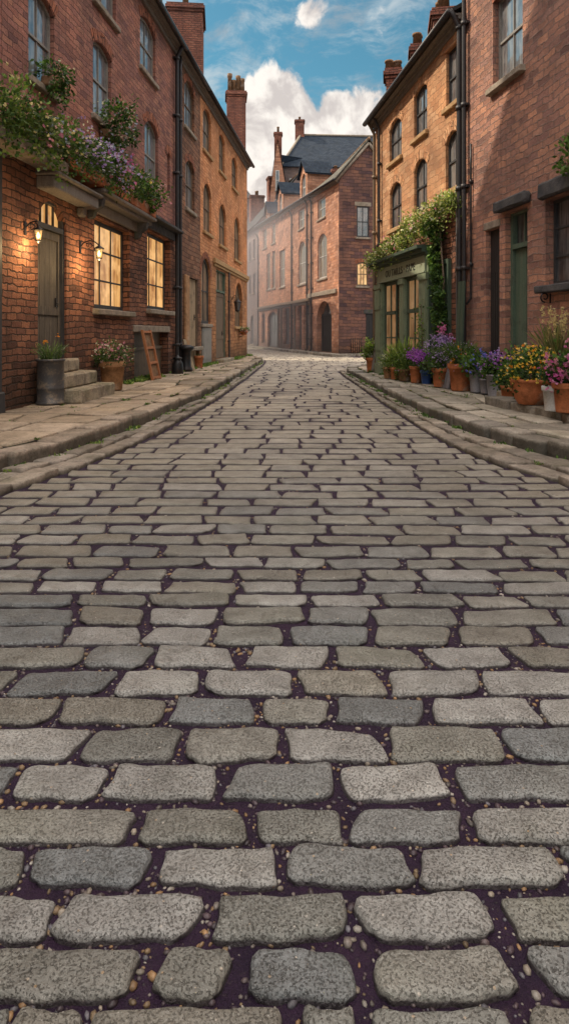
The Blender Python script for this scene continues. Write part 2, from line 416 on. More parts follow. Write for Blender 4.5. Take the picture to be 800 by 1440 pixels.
M['stone_dark'] = stone_mat('dark_lintel_stone', (.038, .038, .042), (.085, .08, .08), .35)
M['stone_ochre'] = stone_mat('ochre_trim_stone', (.32, .19, .085), (.44, .28, .14))
M['stone_step'] = stone_mat('worn_step_stone', (.15, .125, .095), (.34, .28, .20), .35, scale=4, bumpd=.02)
M['flag'] = stone_mat('flagstone', (.25, .215, .165), (.41, .355, .28), .22, scale=3.0, bumpd=.022, rough=.72, useattr=True)
M['kerb'] = stone_mat('kerb_stone', (.13, .115, .09), (.31, .275, .225), .3, scale=3.5, bumpd=.03, rough=.75, useattr=True)
M['kerb_edge'] = stone_mat('kerb_edge_stone', (.20, .175, .14), (.37, .325, .265), .3, scale=3.5, bumpd=.03, rough=.7, useattr=True, flank=.185)
M['gutter'] = stone_mat('gutter_stone', (.17, .15, .12), (.34, .30, .25), .35, scale=3.5, bumpd=.03, rough=.7, useattr=True, flank=.035)
M['sett'] = cobble_mat(); M['soil'] = soil_mat(); M['pebble'] = pebble_mat()
M['frame_grey'] = paint_mat('grey_sash_paint', (.24, .225, .205), (.12, .105, .09))
M['frame_white'] = paint_mat('pale_sash_paint', (.50, .49, .47), (.22, .2, .18))
M['frame_brown'] = paint_mat('brown_window_wood', (.15, .105, .07), (.07, .05, .035))
M['frame_dark'] = paint_mat('dark_window_wood', (.045, .045, .048), (.02, .02, .02))
M['door_wood'] = paint_mat('weathered_door_wood', (.06, .052, .043), (.135, .112, .088), .75, amt=.8)
M['door_green'] = paint_mat('faded_green_door', (.075, .115, .08), (.12, .135, .10), .7, amt=.7)
M['door_black'] = paint_mat('black_door_wood', (.018, .017, .018), (.035, .03, .03))
M['shop_green'] = paint_mat('sage_shop_paint', (.155, .20, .125), (.255, .28, .19), .6, amt=.75)
M['shop_dark'] = paint_mat('deep_green_shop_paint', (.045, .072, .052), (.085, .11, .075), .55)
M['sign'] = paint_mat('faded_sign_board', (.26, .30, .21), (.36, .37, .27), .65)
M['letter'] = paint_mat('sign_letter_paint', (.012, .013, .012), (.03, .03, .03))
M['wood_pale'] = paint_mat('pale_weathered_boards', (.33, .24, .15), (.22, .15, .09), .8, amt=.8)
M['wood_crate'] = paint_mat('orange_crate_wood', (.30, .11, .045), (.40, .18, .08), .75, amt=.7)
M['wood_grey'] = paint_mat('grey_fascia_wood', (.16, .14, .12), (.24, .215, .185), .8, amt=.7)
M['iron'] = metal_mat('black_iron', (.018, .018, .02), .45)
M['pipe'] = metal_mat('painted_drainpipe', (.03, .028, .03), .5, (.09, .05, .035), .4)
M['pipe_warm'] = metal_mat('warm_brown_drainpipe', (.18, .13, .085), .6)  # warm brown pipe colour
M['pipe_grey'] = metal_mat('grey_lead_pipe', (.13, .13, .135), .5, (.06, .05, .05))
M['zinc'] = metal_mat('grey_zinc', (.24, .235, .26), .5, (.14, .11, .13), .5, .3)
M['drum'] = metal_mat('stained_steel_drum', (.075, .072, .072), .5, (.25, .19, .13), .8)
M['blue_pot'] = metal_mat('blue_glazed_pot', (.02, .06, .22), .3, (.015, .03, .1), .5, 0)
M['white_pot'] = metal_mat('chalky_white_pot', (.5, .49, .47), .7, (.25, .23, .2), .6, 0)
def terra(name, c):
    s = NT(name); p = s.obj(); n = s.noise(p, 5, 6, .7); f = s.noise(p, 50, 3); l = s.noise(p, 2.2, 4, .6)
    col = s.mixc(s.maprange(n, .35, .68), c, tuple(x * .5 for x in c))
    col = s.mixc(s.math('MULTIPLY', s.maprange(l, .56, .68), .55), col, (.42, .36, .29))
    col = s.mixc(.4, col, s.mixc(1.0, col, s.ramp(f, [(.3, (.6, .6, .6)), (.7, (1.3, 1.3, 1.3))]), 'MULTIPLY'))
    return s.finish(col, .85, s.bump(s.math('ADD', n, f), .6, .005), spec=.2)
M['terra'] = terra('terracotta', (.50, .175, .075)); M['terra_pale'] = terra('pale_terracotta', (.45, .25, .13)); M['terra_brown'] = terra('brown_terracotta', (.23, .13, .07))
M['glass'] = glass_mat('window_glass', refl=.42)
M['glass_pale'] = glass_mat('reflective_old_glass', (.06, .063, .07), refl=.30, curtain=(.30, .29, .275))
M['glass_dark'] = glass_mat('dark_window_glass', (.012, .014, .018), refl=.16, curtain=(.16, .16, .16))
M['glass_lit'] = glass_mat('lamplit_glass', (.05, .03, .01), .10, lit=(1.0, .53, .17), lit_s=.85)
M['glass_dim'] = glass_mat('dim_lamplit_glass', (.05, .03, .02), .18, lit=(.62, .34, .14), lit_s=.42)
M['glass_shop'] = glass_mat('shop_glass', (.03, .028, .02), .22, lit=(.60, .32, .13), lit_s=.45)
M['glass_warm'] = glass_mat('amber_reflecting_glass', (.09, .065, .04), .22, curtain=(.28, .19, .10))
M['leaf'] = leaf_mat('leaf'); M['petal'] = leaf_mat('petal', .6, .45); M['moss'] = leaf_mat('moss_blade', .8, .2)
s_ = NT('lantern_glow'); M['glow'] = s_.finish((1, .7, .35), .4, emit=(1, .66, .28), emit_s=9.0)
s_ = NT('lantern_glass')
_b = s_.n('BsdfPrincipled', Base_Color=(.8, .6, .3, 1), Roughness=.2); _t = s_.n('BsdfTransparent', Color=(1, .9, .7, 1)); _m = s_.n('MixShader', _0=.8)
s_.set(_b.inputs['Emission Color'], (1, .62, .25, 1)); s_.set(_b.inputs['Emission Strength'], 2.0)
s_.t.links.new(_b.outputs[0], _m.inputs[1]); s_.t.links.new(_t.outputs[0], _m.inputs[2]); s_.t.links.new(_m.outputs[0], s_.out.inputs[0]); M['lglass'] = s_.m

# ------------------------------------------------------------------ facade elements
def window(par, W, ua, ub, za, zb, rise=0.0, cols=2, rows=2, fm='frame_grey', gm='glass', rec=.13, sill='stone', head=None, sash=True, label=None, ft=.055, hm='arch', w=0.0, sillw=.09, bar=.022):
    mb = MB(); w0, w1 = w - rec - .05, w - rec
    bx(mb, W, ua, ua + ft, za, zb, w0, w1); bx(mb, W, ub - ft, ub, za, zb, w0, w1)
    bx(mb, W, ua + ft, ub - ft, za, za + ft * 1.3, w0, w1); bx(mb, W, ua + ft, ub - ft, zb - ft, zb, w0, w1)
    a, b = ua + ft, ub - ft
    zm = za + (zb - za) * .5
    for i in range(1, cols):
        u = a + (b - a) * i / cols
        bx(mb, W, u - bar / 2, u + bar / 2, za + ft, zb - ft, w0 + .008, w1 - .012)
    for j in range(1, rows):
        z = za + (zb - za) * j / rows
        t = .045 if (sash and abs(z - zm) < .15) else bar
        bx(mb, W, a, b, z - t / 2, z + t / 2, w0 + .006, w1 - (.002 if t > .03 else .010))
    if rise:                                     # curved head of the frame
        A, um, zc, rad, t0 = arc(ua, ub, zb, rise, 10)
        for (p, q) in zip(A[:-1], A[1:]):
            d0, d1 = (rad - ft) / rad, (rad - ft) / rad
            i0 = (um + (p[0] - um) * d0, zc + (p[1] - zc) * d0); i1 = (um + (q[0] - um) * d1, zc + (q[1] - zc) * d1)
            V = [W(p[0], w1 + .004, p[1]), W(q[0], w1 + .004, q[1]), W(i1[0], w1 + .004, i1[1]), W(i0[0], w1 + .004, i0[1]),
                 W(i1[0], w0, i1[1]), W(i0[0], w0, i0[1])]
            mb.add(V, [(0, 1, 2, 3), (3, 2, 4, 5)])
    o = mb.build('window', M[fm], par)
    if label: o['label'] = label
    g = MB(); wp = w0 + .015
    g.add([W(ua, wp, za), W(ub, wp, za), W(ub, wp, zb), W(ua, wp, zb)], [(0, 1, 2, 3)], [[(ua, za), (ub, za), (ub, zb), (ua, zb)]])
    g.build('pane', M[gm], o)
    if sill:
        sb = MB(); bevbox(sb, W, ua - .1, ub + .1, za - .13, za - .004, w - .16, w + sillw, .018, seg=6)
        sb.build('sill', M[sill], o)
    if head == 'arch':
        vb = MB(); r_ = rise if rise else .06
        A, um, zc, rad, t0 = arc(ua - .02, ub + .02, zb + .012, r_, 4)
        n = max(7, int((2 * t0 * rad) / .085)); th = .23
        for k in range(n):
            t1 = -t0 + 2 * t0 * (k + .06) / n; t2 = -t0 + 2 * t0 * (k + .94) / n
            pr = .006 + random.random() * .012
            r1, r2 = rad + .002, rad + th * random.uniform(.92, 1.06)
            P = []
            for ww in (w - .02, w + pr):
                for (rr, tt) in ((r1, t1), (r1, t2), (r2, t2), (r2, t1)):
                    P.append(W(um + rr * math.sin(tt), ww, zc + rr * math.cos(tt)))
            x = random.random() * 9; y = random.random() * 9 + 3
            uvq = [(x, y), (x + .05, y), (x + .05, y + .1), (x, y + .1)]
            vb.add(P, [(4, 5, 6, 7), (0, 1, 5, 4), (1, 2, 6, 5), (2, 3, 7, 6), (3, 0, 4, 7)], [uvq] * 5)
        vb.build('brick_arch', M[hm], o)
    elif head == 'lintel':
        lb = MB(); bevbox(lb, W, ua - .14, ub + .14, zb + .004, zb + .26, w - .05, w + .03, .012)
        lb.build('lintel', M['stone' if hm == 'arch' else hm], o)
    return o

def plank_door(par, W, ua, ub, za, zb, m='door_wood', fm='frame_dark', rec=.16, transom=None, gm='glass_lit', planks=4, panel=True, label=None, cols=3, handle_u=.82):
    """za..zb leaf; transom = top of the light above the leaf"""
    mb = MB(); ft = .07; a, b = ua + ft, ub - ft; w0, w1 = -rec - .05, -rec
    for k in range(planks):
        p, q = a + (b - a) * k / planks, a + (b - a) * (k + 1) / planks
        bx(mb, W, p + .004, q - .004, za + .01, zb - .01, w0, w1 - random.random() * .006)
    if panel:
        for (z0, z1) in ((za + .02, za + .2), (za + .8, za + .95), (zb - .16, zb - .02)):
            bx(mb, W, a + .01, b - .01, z0, z1, w1 + .001, w1 + .022)
        for (p, q) in ((a + .005, a + .1), (b - .1, b - .005)):
            bx(mb, W, p, q, za + .02, zb - .02, w1 + .0012, w1 + .018)
    d = mb.build('door', M[m], par)
    if label: d['label'] = label
    fb = MB(); zt = transom if transom else zb
    bx(fb, W, ua, ua + ft, za, zt, w0 - .02, w1 + .06); bx(fb, W, ub - ft, ub, za, zt, w0 - .02, w1 + .06)
    bx(fb, W, ua + ft, ub - ft, zb, zb + .09, w0 - .02, w1 + .07)
    if transom:
        bx(fb, W, ua + ft, ub - ft, zt - .05, zt, w0 - .02, w1 + .05)
        for i in range(1, cols):
            u = a + (b - a) * i / cols
            bx(fb, W, u - .015, u + .015, zb + .09, zt - .05, w0, w1)
    fb.build('door_frame', M[fm], d)
    if transom:
        g = MB(); wp = w0 + .012
        g.add([W(ua + ft, wp, zb + .05), W(ub - ft, wp, zb + .05), W(ub - ft, wp, zt), W(ua + ft, wp, zt)], [(0, 1, 2, 3)], [[(ua, zb), (ub, zb), (ub, zt), (ua, zt)]])
        g.build('transom_pane', M[gm], d)
    else:
        pass
    bk = MB(); bk.add([W(ua, w0 - .03, za), W(ub, w0 - .03, za), W(ub, w0 - .03, zt), W(ua, w0 - .03, zt)], [(0, 1, 2, 3)])
    bk.build('backing', M['door_black'], d)
    h = MB(); hu = a + (b - a) * handle_u
    h.tube([W(hu, w1, za + 1.02), W(hu, w1 + .06, za + 1.02), W(hu - .1, w1 + .065, za + 1.02)], .012, 6)
    bx(h, W, hu - .025, hu + .025, za + .92, za + 1.12, w1 + .002, w1 + .026)
    h.build('handle', M['iron'], d)
    return d

def drainpipe(par, W, u, z0, z1, m='pipe', r=.055, w=.10, bend=True):
    mb = MB(); pts = [W(u, w + .10, z0), W(u, w, z0 + .14)] + [W(u, w, z) for z in np.linspace(z0 + .3, z1 - .5, 8)]
    if bend: pts += [W(u, w, z1 - .35), W(u, w + .12, z1 - .12), W(u, w + .22, z1 + .02)]
    else: pts += [W(u, w, z1)]
    mb.tube(pts, r, 8)
    for z in np.arange(z0 + .8, z1 - .3, 1.75):
        p = [W(u, w, z), W(u, w, z + .09)]
        mb.tube(p, r * 1.35, 8)
        bx(mb, W, u - r * 2.0, u + r * 2.0, z + .02, z + .07, w - r * 1.8, w - r * .2)
    return mb.build('drainpipe', M[m], par)

def chimney(par, c, sx, sy, z0, z1, pots=3, pm='terra_brown', m='brick_chim', rot=0.0, axis='x', poth=.55):
    W = Frame((c[0], c[1]), (math.cos(rot), math.sin(rot)), (-math.sin(rot), math.cos(rot)))
    mb = MB()
    bx(mb, W, -sx / 2, sx / 2, z0, z1 - .32, -sy / 2, sy / 2)
    for k, (e, h) in enumerate(((.04, .10), (.09, .12), (.045, .10))):
        zz = z1 - .32 + sum((.10, .12, .10)[:k])
        bx(mb, W, -sx / 2 - e, sx / 2 + e, zz + .001, zz + h, -sy / 2 - e, sy / 2 + e)
    ch = mb.build('chimney', M[m], par)
    for k in range(pots):
        t = (k + .5) / pots - .5
        p = W(t * sx * .9, random.uniform(-.05, .05), 0) if axis == 'x' else W(random.uniform(-.05, .05), t * sy * .9, 0)
        hh = poth * random.uniform(.8, 1.15)
        pb = MB(); pb.lathe([(.0, 0), (.13, 0), (.115, hh * .8), (.14, hh * .84), (.14, hh), (.09, hh), (.09, hh * .6), (0, hh * .6)], (p[0], p[1], z1 - .01), 12)
        pb.build('chimney_pot', M[pm], ch)
    return ch

def house(name, label, W, u0, u1, eave, depth, rise, holes, wm, rm, z0=.0, over=.28, eave1=None, fascia='wood_grey', gut=True, gable=None, overend=(0, 0), lower=None, group=None, rfall=None):
    """rear range of the house is built too: four walls and a pitched roof whose ridge runs along the street"""
    e0, e1 = eave, (eave1 if eave1 is not None else eave)
    base = thing(name, label, 'house', Vector(W((u0 + u1) / 2, -depth / 2, 0)), group)
    mb = MB()
    em = min(e0, e1)
    zsplit = lower[0] if lower else z0
    wall_holes(mb, W, u0, u1, zsplit, em, [h for h in holes if h[2] >= zsplit - .001])
    if e0 != e1:
        mb.add([W(u0, 0, em), W(u1, 0, em), W(u1, 0, e1), W(u0, 0, e0)], [(0, 1, 2, 3)], [[(u0, em), (u1, em), (u1, e1), (u0, e0)]])
    D = depth; rz = max(e0, e1) + rise
    for (u, e) in ((u0, e0), (u1, e1)):
        mb.add([W(u, -.001, z0), W(u, -D, z0), W(u, -D, e), W(u, -D / 2, rz - .05), W(u, -.001, e)], [(0, 1, 2, 3, 4)],
               [[(0, z0), (D, z0), (D, e), (D / 2, rz), (0, e)]])
    mb.add([W(u0, -D, z0), W(u1, -D, z0), W(u1, -D, e1), W(u0, -D, e0)], [(0, 1, 2, 3)], [[(u0, z0), (u1, z0), (u1, e1), (u0, e0)]])
    mb.build('wall', M[wm], base)
    if lower:
        lb = MB(); wall_holes(lb, W, u0, u1, z0, zsplit, [h for h in holes if h[2] < zsplit - .001]); o = lb.build('wall', M[lower[1]], base)
        o['label'] = lower[2]
    # roof
    rb = MB(); a, b = u0 - overend[0], u1 + overend[1]; th = .09
    sl = rise / (D / 2)
    for sgn in (1, -1):
        def pt(u, t, e, dz): # t 0 at eave edge, 1 at ridge
            wf = over + (-(D / 2) - over) * t
            if sgn < 0: wf = -D - wf
            rr_ = rz if not rfall else e + (rz - e) * float(np.interp(u - u0, [0, rfall[0]], [1, rfall[1]]))
            zz = (e - over * sl) + (rr_ - (e - over * sl)) * t
            return W(u, wf, zz + dz + .06)
        n = max(2, int((b - a) / 1.2)); L = math.hypot(D / 2 + over, rise + over * sl)
        for i in range(n):
            ua, ub = a + (b - a) * i / n, a + (b - a) * (i + 1) / n
            fa, fb_ = (ua - u0) / (u1 - u0), (ub - u0) / (u1 - u0)
            ea, eb = e0 + (e1 - e0) * fa, e0 + (e1 - e0) * fb_
            for j in range(3):
                t0, t1 = j / 3, (j + 1) / 3
                rb.add([pt(ua, t0, ea, th), pt(ub, t0, eb, th), pt(ub, t1, eb, th), pt(ua, t1, ea, th)], [(0, 1, 2, 3)], [[(ua, t0 * L), (ub, t0 * L), (ub, t1 * L), (ua, t1 * L)]])
            rb.add([pt(ua, 0, ea, 0), pt(ub, 0, eb, 0), pt(ub, 0, eb, th), pt(ua, 0, ea, th)], [(0, 1, 2, 3)])
            rb.add([pt(ua, 0, ea, 0), pt(ub, 0, eb, 0), pt(ub, 1, eb, 0), pt(ua, 1, ea, 0)], [(0, 1, 2, 3)])
        for (u, e) in ((a, e0), (b, e1)):
            rb.add([pt(u, 0, e, 0), pt(u, 1, e, 0), pt(u, 1, e, th), pt(u, 0, e, th)], [(0, 1, 2, 3)])
    roof = rb.build('roof', M[rm], base)
    rg = MB(); rg.tube([W(a, -D / 2, rz + .15), W(b, -D / 2, rz + .15)] if not rfall else [W(a, -D / 2, rz + .12), W(u0 + rfall[0], -D / 2, e0 + (e1 - e0) * rfall[0] / (u1 - u0) + (rz - e1) * rfall[1] + .12), W(b, -D / 2, e1 + (rz - e1) * rfall[1] + .12)], .1, 8); rg.build('ridge', M['terra_brown'], roof)
    # eaves board and gutter
    if gut:
        fb = MB(); k = over * sl
        def sb(w0, w1, z0_, z1_):
            P = [W(u, w, e + z) for (u, e) in ((u0, e0), (u1, e1)) for w in (w0, w1) for z in (z0_, z1_)]
            fb.add(P, [(0, 1, 5, 4), (2, 3, 7, 6), (0, 2, 6, 4), (1, 3, 7, 5), (0, 1, 3, 2), (4, 5, 7, 6)])
        sb(.002, .07, -.34, -.12); sb(.07, .13, -.24, -.12); sb(.13, over - .03, -.17 , -.13)
        fb.build('eaves_board', M[fascia], base)
        gb = MB(); gb.tube([W(a, over + .05, e0 - k + .08), W((a + b) / 2, over + .05, (e0 + e1) / 2 - k + .075), W(b, over + .05, e1 - k + .08)], .075, 8)
        gb.build('gutter', M['pipe'], base)
    return base

def lantern(label, W, u, z, arm=.36, lit=True, scale=1.0, power=28, group='wall lanterns'):
    t = thing('wall_lantern', label, 'lantern', Vector(W(u, 0, z)), group)
    b = MB(); s = scale
    bevbox(b, W, u - .035, u + .035, z - .14 * s, z + .16 * s, .002, .022, .004, seg=2, jit=0)
    pts = [(0.01, .02), (.10, .14), (.22, .17), (arm * .8, .13), (arm, .05)]
    b.tube([W(u, w, z + q * s) for w, q in pts], .012, 6)
    sp = [(arm * .45 + .07 * math.cos(a) * (1 - a / 9), .06 + .07 * math.sin(a) * (1 - a / 9)) for a in np.linspace(-1.5, 5.2, 16)]
    b.tube([W(u, w, z + q * s) for w, q in sp], .008, 5)
    b.build('bracket', M['iron'], t)
    cz = z - .02 * s; c = W(u, arm, 0)
    r = MB()
    r.lathe([(0, .10 * s), (.02 * s, .10 * s), (.03 * s, .06 * s), (.12 * s, 0), (.125 * s, -.015 * s), (.10 * s, -.012 * s), (0, .04 * s)], (c[0], c[1], cz), 10)
    r.build('lantern_roof', M['iron'], t)
    cg = MB()
    for k in range(6):
        a = k * math.pi / 3
        cg.tube([(c[0] + .095 * s * math.cos(a), c[1] + .095 * s * math.sin(a), cz - .012 * s), (c[0] + .06 * s * math.cos(a), c[1] + .06 * s * math.sin(a), cz - .235 * s)], .007 * s, 5)
    cg.lathe([(0, -.235 * s), (.07 * s, -.235 * s), (.07 * s, -.255 * s), (.02 * s, -.275 * s), (0, -.31 * s)], (c[0], c[1], cz), 8)
    cg.build('lantern_cage', M['iron'], t)
    gl = MB(); gl.lathe([(.088 * s, -.015 * s), (.055 * s, -.23 * s)], (c[0], c[1], cz), 12); gl.build('lantern_glass', M['lglass' if lit else 'glass_dark'], t)
    if lit:
        bu = MB(); bu.lathe([(0, -.21 * s), (.03 * s, -.18 * s), (.038 * s, -.13 * s), (.02 * s, -.07 * s), (0, -.05 * s)], (c[0], c[1], cz), 10); bu.build('bulb', M['glow'], t)
        ld = bpy.data.lights.new('lantern_light', 'POINT'); ld.energy = power; ld.color = (1, .66, .30); ld.shadow_soft_size = .05
        lo = bpy.data.objects.new('lantern_light', ld); COL.objects.link(lo); lo.parent = t
        lo.location = Vector((c[0], c[1], cz - .40 * s)) - t.location
    return t

# ------------------------------------------------------------------ foliage
class Leaves:
    def __init__(s): s.V = []; s.Fn = 0; s.C = []
    def put(s, P, D, size, col, width=.55, fold=.12):
        """P (n,3) bases, D (n,3) unit directions of growth, size (n,), col (n,3)"""
        n = len(P)
        if n == 0: return
        up = rng.normal(size=(n, 3)); S = np.cross(D, up); S /= np.linalg.norm(S, axis=1, keepdims=True) + 1e-9
        Nn = np.cross(S, D)
        sz = size[:, None]
        a = P; c = P + D * sz - Nn * sz * .12
        m = P + D * sz * .48 + Nn * sz * fold
        b = m + S * sz * width * .5 - Nn * sz * fold; d = m - S * sz * width * .5 - Nn * sz * fold
        q = np.stack([a, b, c, d], 1)
        s.V.append(q.reshape(-1, 3)); s.C.append(np.repeat(col, 4, 0))
    def build(s, name, m, parent=None):
        V = np.concatenate(s.V); C = np.concatenate(s.C); n = len(V) // 4
        L = np.array(wloc(parent)) if parent else np.zeros(3)
        me = bpy.data.meshes.new(name)
        me.vertices.add(len(V)); me.vertices.foreach_set('co', (V - L).astype(np.float32).ravel())
        me.loops.add(n * 4); me.loops.foreach_set('vertex_index', np.arange(n * 4, dtype=np.int32))
        me.polygons.add(n); me.polygons.foreach_set('loop_start', np.arange(0, n * 4, 4, dtype=np.int32))
        me.polygons.foreach_set('loop_total', np.full(n, 4, dtype=np.int32))
        me.update(calc_edges=True)
        ca = me.color_attributes.new('Col', 'FLOAT_COLOR', 'CORNER')
        ca.data.foreach_set('color', np.concatenate([C, np.ones((len(C), 1))], 1).astype(np.float32).ravel())
        me.materials.append(m)
        o = bpy.data.objects.new(name, me); COL.objects.link(o)
        if parent: o.parent = parent
        return o
def unit(v): return v / (np.linalg.norm(v, axis=1, keepdims=True) + 1e-9)
G_DARK = [(.022, .05, .016), (.035, .075, .02), (.05, .095, .025)]
G_MID = [(.05, .10, .024), (.075, .135, .03), (.10, .16, .04), (.035, .075, .02)]
G_LIGHT = [(.11, .17, .035), (.16, .22, .05), (.20, .25, .07), (.08, .13, .03)]
G_PALE = [(.26, .32, .09), (.34, .38, .13), (.20, .27, .07), (.40, .42, .18), (.14, .21, .05)]
G_GREY = [(.10, .13, .075), (.14, .17, .10), (.07, .10, .05)]
def cols(pal, n, var=.35, base=None):
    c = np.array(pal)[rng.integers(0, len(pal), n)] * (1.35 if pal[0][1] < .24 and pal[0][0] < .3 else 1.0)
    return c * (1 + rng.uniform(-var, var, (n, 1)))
def blob(lv, c, rad, n, size, pal, clumps=14, droop=0.0, flat=.0, shell=.55):
    """leaf clumps filling an ellipsoid, with a ragged outline"""
    c = np.array(c); rad = np.array(rad)
    k = clumps
    d = unit(rng.normal(size=(k, 3))); rr = rng.uniform(shell, 1.0, (k, 1))
    cc = c + d * rr * rad
    br = rng.uniform(.6, 1.35, k)
    ix = rng.integers(0, k, n)
    off = rng.normal(size=(n, 3)) * rad * .26
    P = cc[ix] + off
    D = unit((P - c) / rad + rng.normal(size=(n, 3)) * .7 + np.array([0, 0, .35 - droop]))
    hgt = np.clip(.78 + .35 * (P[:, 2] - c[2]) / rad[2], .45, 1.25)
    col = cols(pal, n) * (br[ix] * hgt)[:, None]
    lv.put(P, D, rng.uniform(.65, 1.3, n) * size, col, rng.uniform(.45, .75))
    return cc
def blades(lv, c, r, n, h, pal, lean=.5, width=.06, tip=None):
    """arching grass blades in four pieces each"""
    a = rng.uniform(0, 6.283, n); q = rng.uniform(0, 1, n) ** .5 * r
    P = np.array(c) + np.stack([np.cos(a) * q, np.sin(a) * q, np.zeros(n)], 1)
    out = np.stack([np.cos(a), np.sin(a), np.zeros(n)], 1) + rng.normal(size=(n, 3)) * .4; out[:, 2] = 0
    hh = h * rng.uniform(.55, 1.1, n); ln = rng.uniform(.1, 1, n) * lean
    col = cols(pal, n)
    tips = None
    for t in range(4):
        D = unit(np.array([0, 0, 1.0]) + out * (ln * (.25 + .55 * t))[:, None])
        sg = hh / 4
        lv.put(P, D, sg * 1.25, col * (.8 + .12 * t), width=min(.9, width * 4 * (1 - .18 * t)), fold=.02)
        P = P + D * sg[:, None]
    return P
def petals(lv, P, size, pal, n_p=5, up=None):
    """little open flowers: a few petals round each point"""
    n = len(P)
    nrm = unit(rng.normal(size=(n, 3)) * .5 + (np.array([0, -.5, .6]) if up is None else np.array(up)))
    t = unit(np.cross(nrm, rng.normal(size=(n, 3)))); b = np.cross(nrm, t)
    base = cols(pal, n, .22)
    sz = size * rng.uniform(.7, 1.25, n)
    for k in range(n_p):
        a = 2 * math.pi * k / n_p
        D = unit(t * math.cos(a) + b * math.sin(a) + nrm * .35)
        lv.put(P, D, sz, base * rng.uniform(.85, 1.1, (n, 1)), .95, .05)
def around(cc, n, spread):
    return np.array(cc)[rng.integers(0, len(cc), n)] + rng.normal(size=(n, 3)) * spread
LILAC = [(.36, .24, .62), (.46, .33, .70), (.55, .42, .75)]; PURPLE = [(.30, .07, .50), (.42, .12, .62), (.52, .20, .70)]
PINK = [(.62, .27, .40), (.68, .40, .48), (.56, .20, .34)]; MAGENTA = [(.50, .10, .33), (.60, .18, .40), (.58, .26, .46)]
WHITE = [(.75, .73, .68), (.68, .66, .62), (.78, .72, .60)]; YELLOW = [(.72, .50, .07), (.78, .60, .16), (.65, .40, .05)]
ORANGE = [(.80, .27, .02), (.85, .36, .04)]; BLUE = [(.07, .08, .50), (.13, .14, .60), (.2, .2, .66)]
PALEBLUE = [(.38, .42, .68), (.5, .52, .74)]; CREAM = [(.72, .62, .38), (.66, .55, .30)]

# ================================================================== THE GROUND
def interp(tab, Y):
    a = np.array(tab); return float(np.interp(Y, a[:, 0], a[:, 1]))
KL = [(-3, -3.9), (0, -3.75), (4, -3.2), (6.31, -2.8), (7.56, -2.38), (9, -2.18), (10.55, -2.03), (13.9, -1.66), (21.5, -1.36), (28, -1.12), (31, -1.08), (33, -1.3), (34.2, -1.75), (35.0, -2.6)]
GL = [(-3, -3.5), (0, -3.35), (4, -2.8), (5.55, -2.47), (6.6, -2.13), (7.7, -1.93), (8.9, -1.75), (13.4, -1.44), (20.3, -1.17), (28, -.96), (31, -.95), (33.4, -1.1), (34.7, -1.6), (35.4, -2.6)]
KR = [(-3, 4.1), (0, 3.9), (4, 3.4), (6.8, 3.02), (7.46, 2.77), (7.95, 2.62), (8.87, 2.50), (10.8, 2.34), (12.9, 2.27), (17, 2.22), (20.5, 2.15), (22.7, 2.2), (24, 2.5), (24.6, 3.2)]
GR = [(-3, 3.6), (0, 3.4), (4, 2.95), (6.03, 2.55), (6.5, 2.32), (7.1, 2.2), (7.9, 2.06), (8.75, 2.03), (10.5, 1.99), (12.7, 1.97), (17, 1.97), (20.5, 1.93), (23.2, 1.98), (24.5, 2.3), (25.2, 3.2)]

g = MB(); S = 400
g.add([(-S, -S, -.019), (S, -S, -.019), (S, S, -.019), (-S, S, -.019)], [(0, 1, 2, 3)])
struct(g.build('ground', M['soil']))

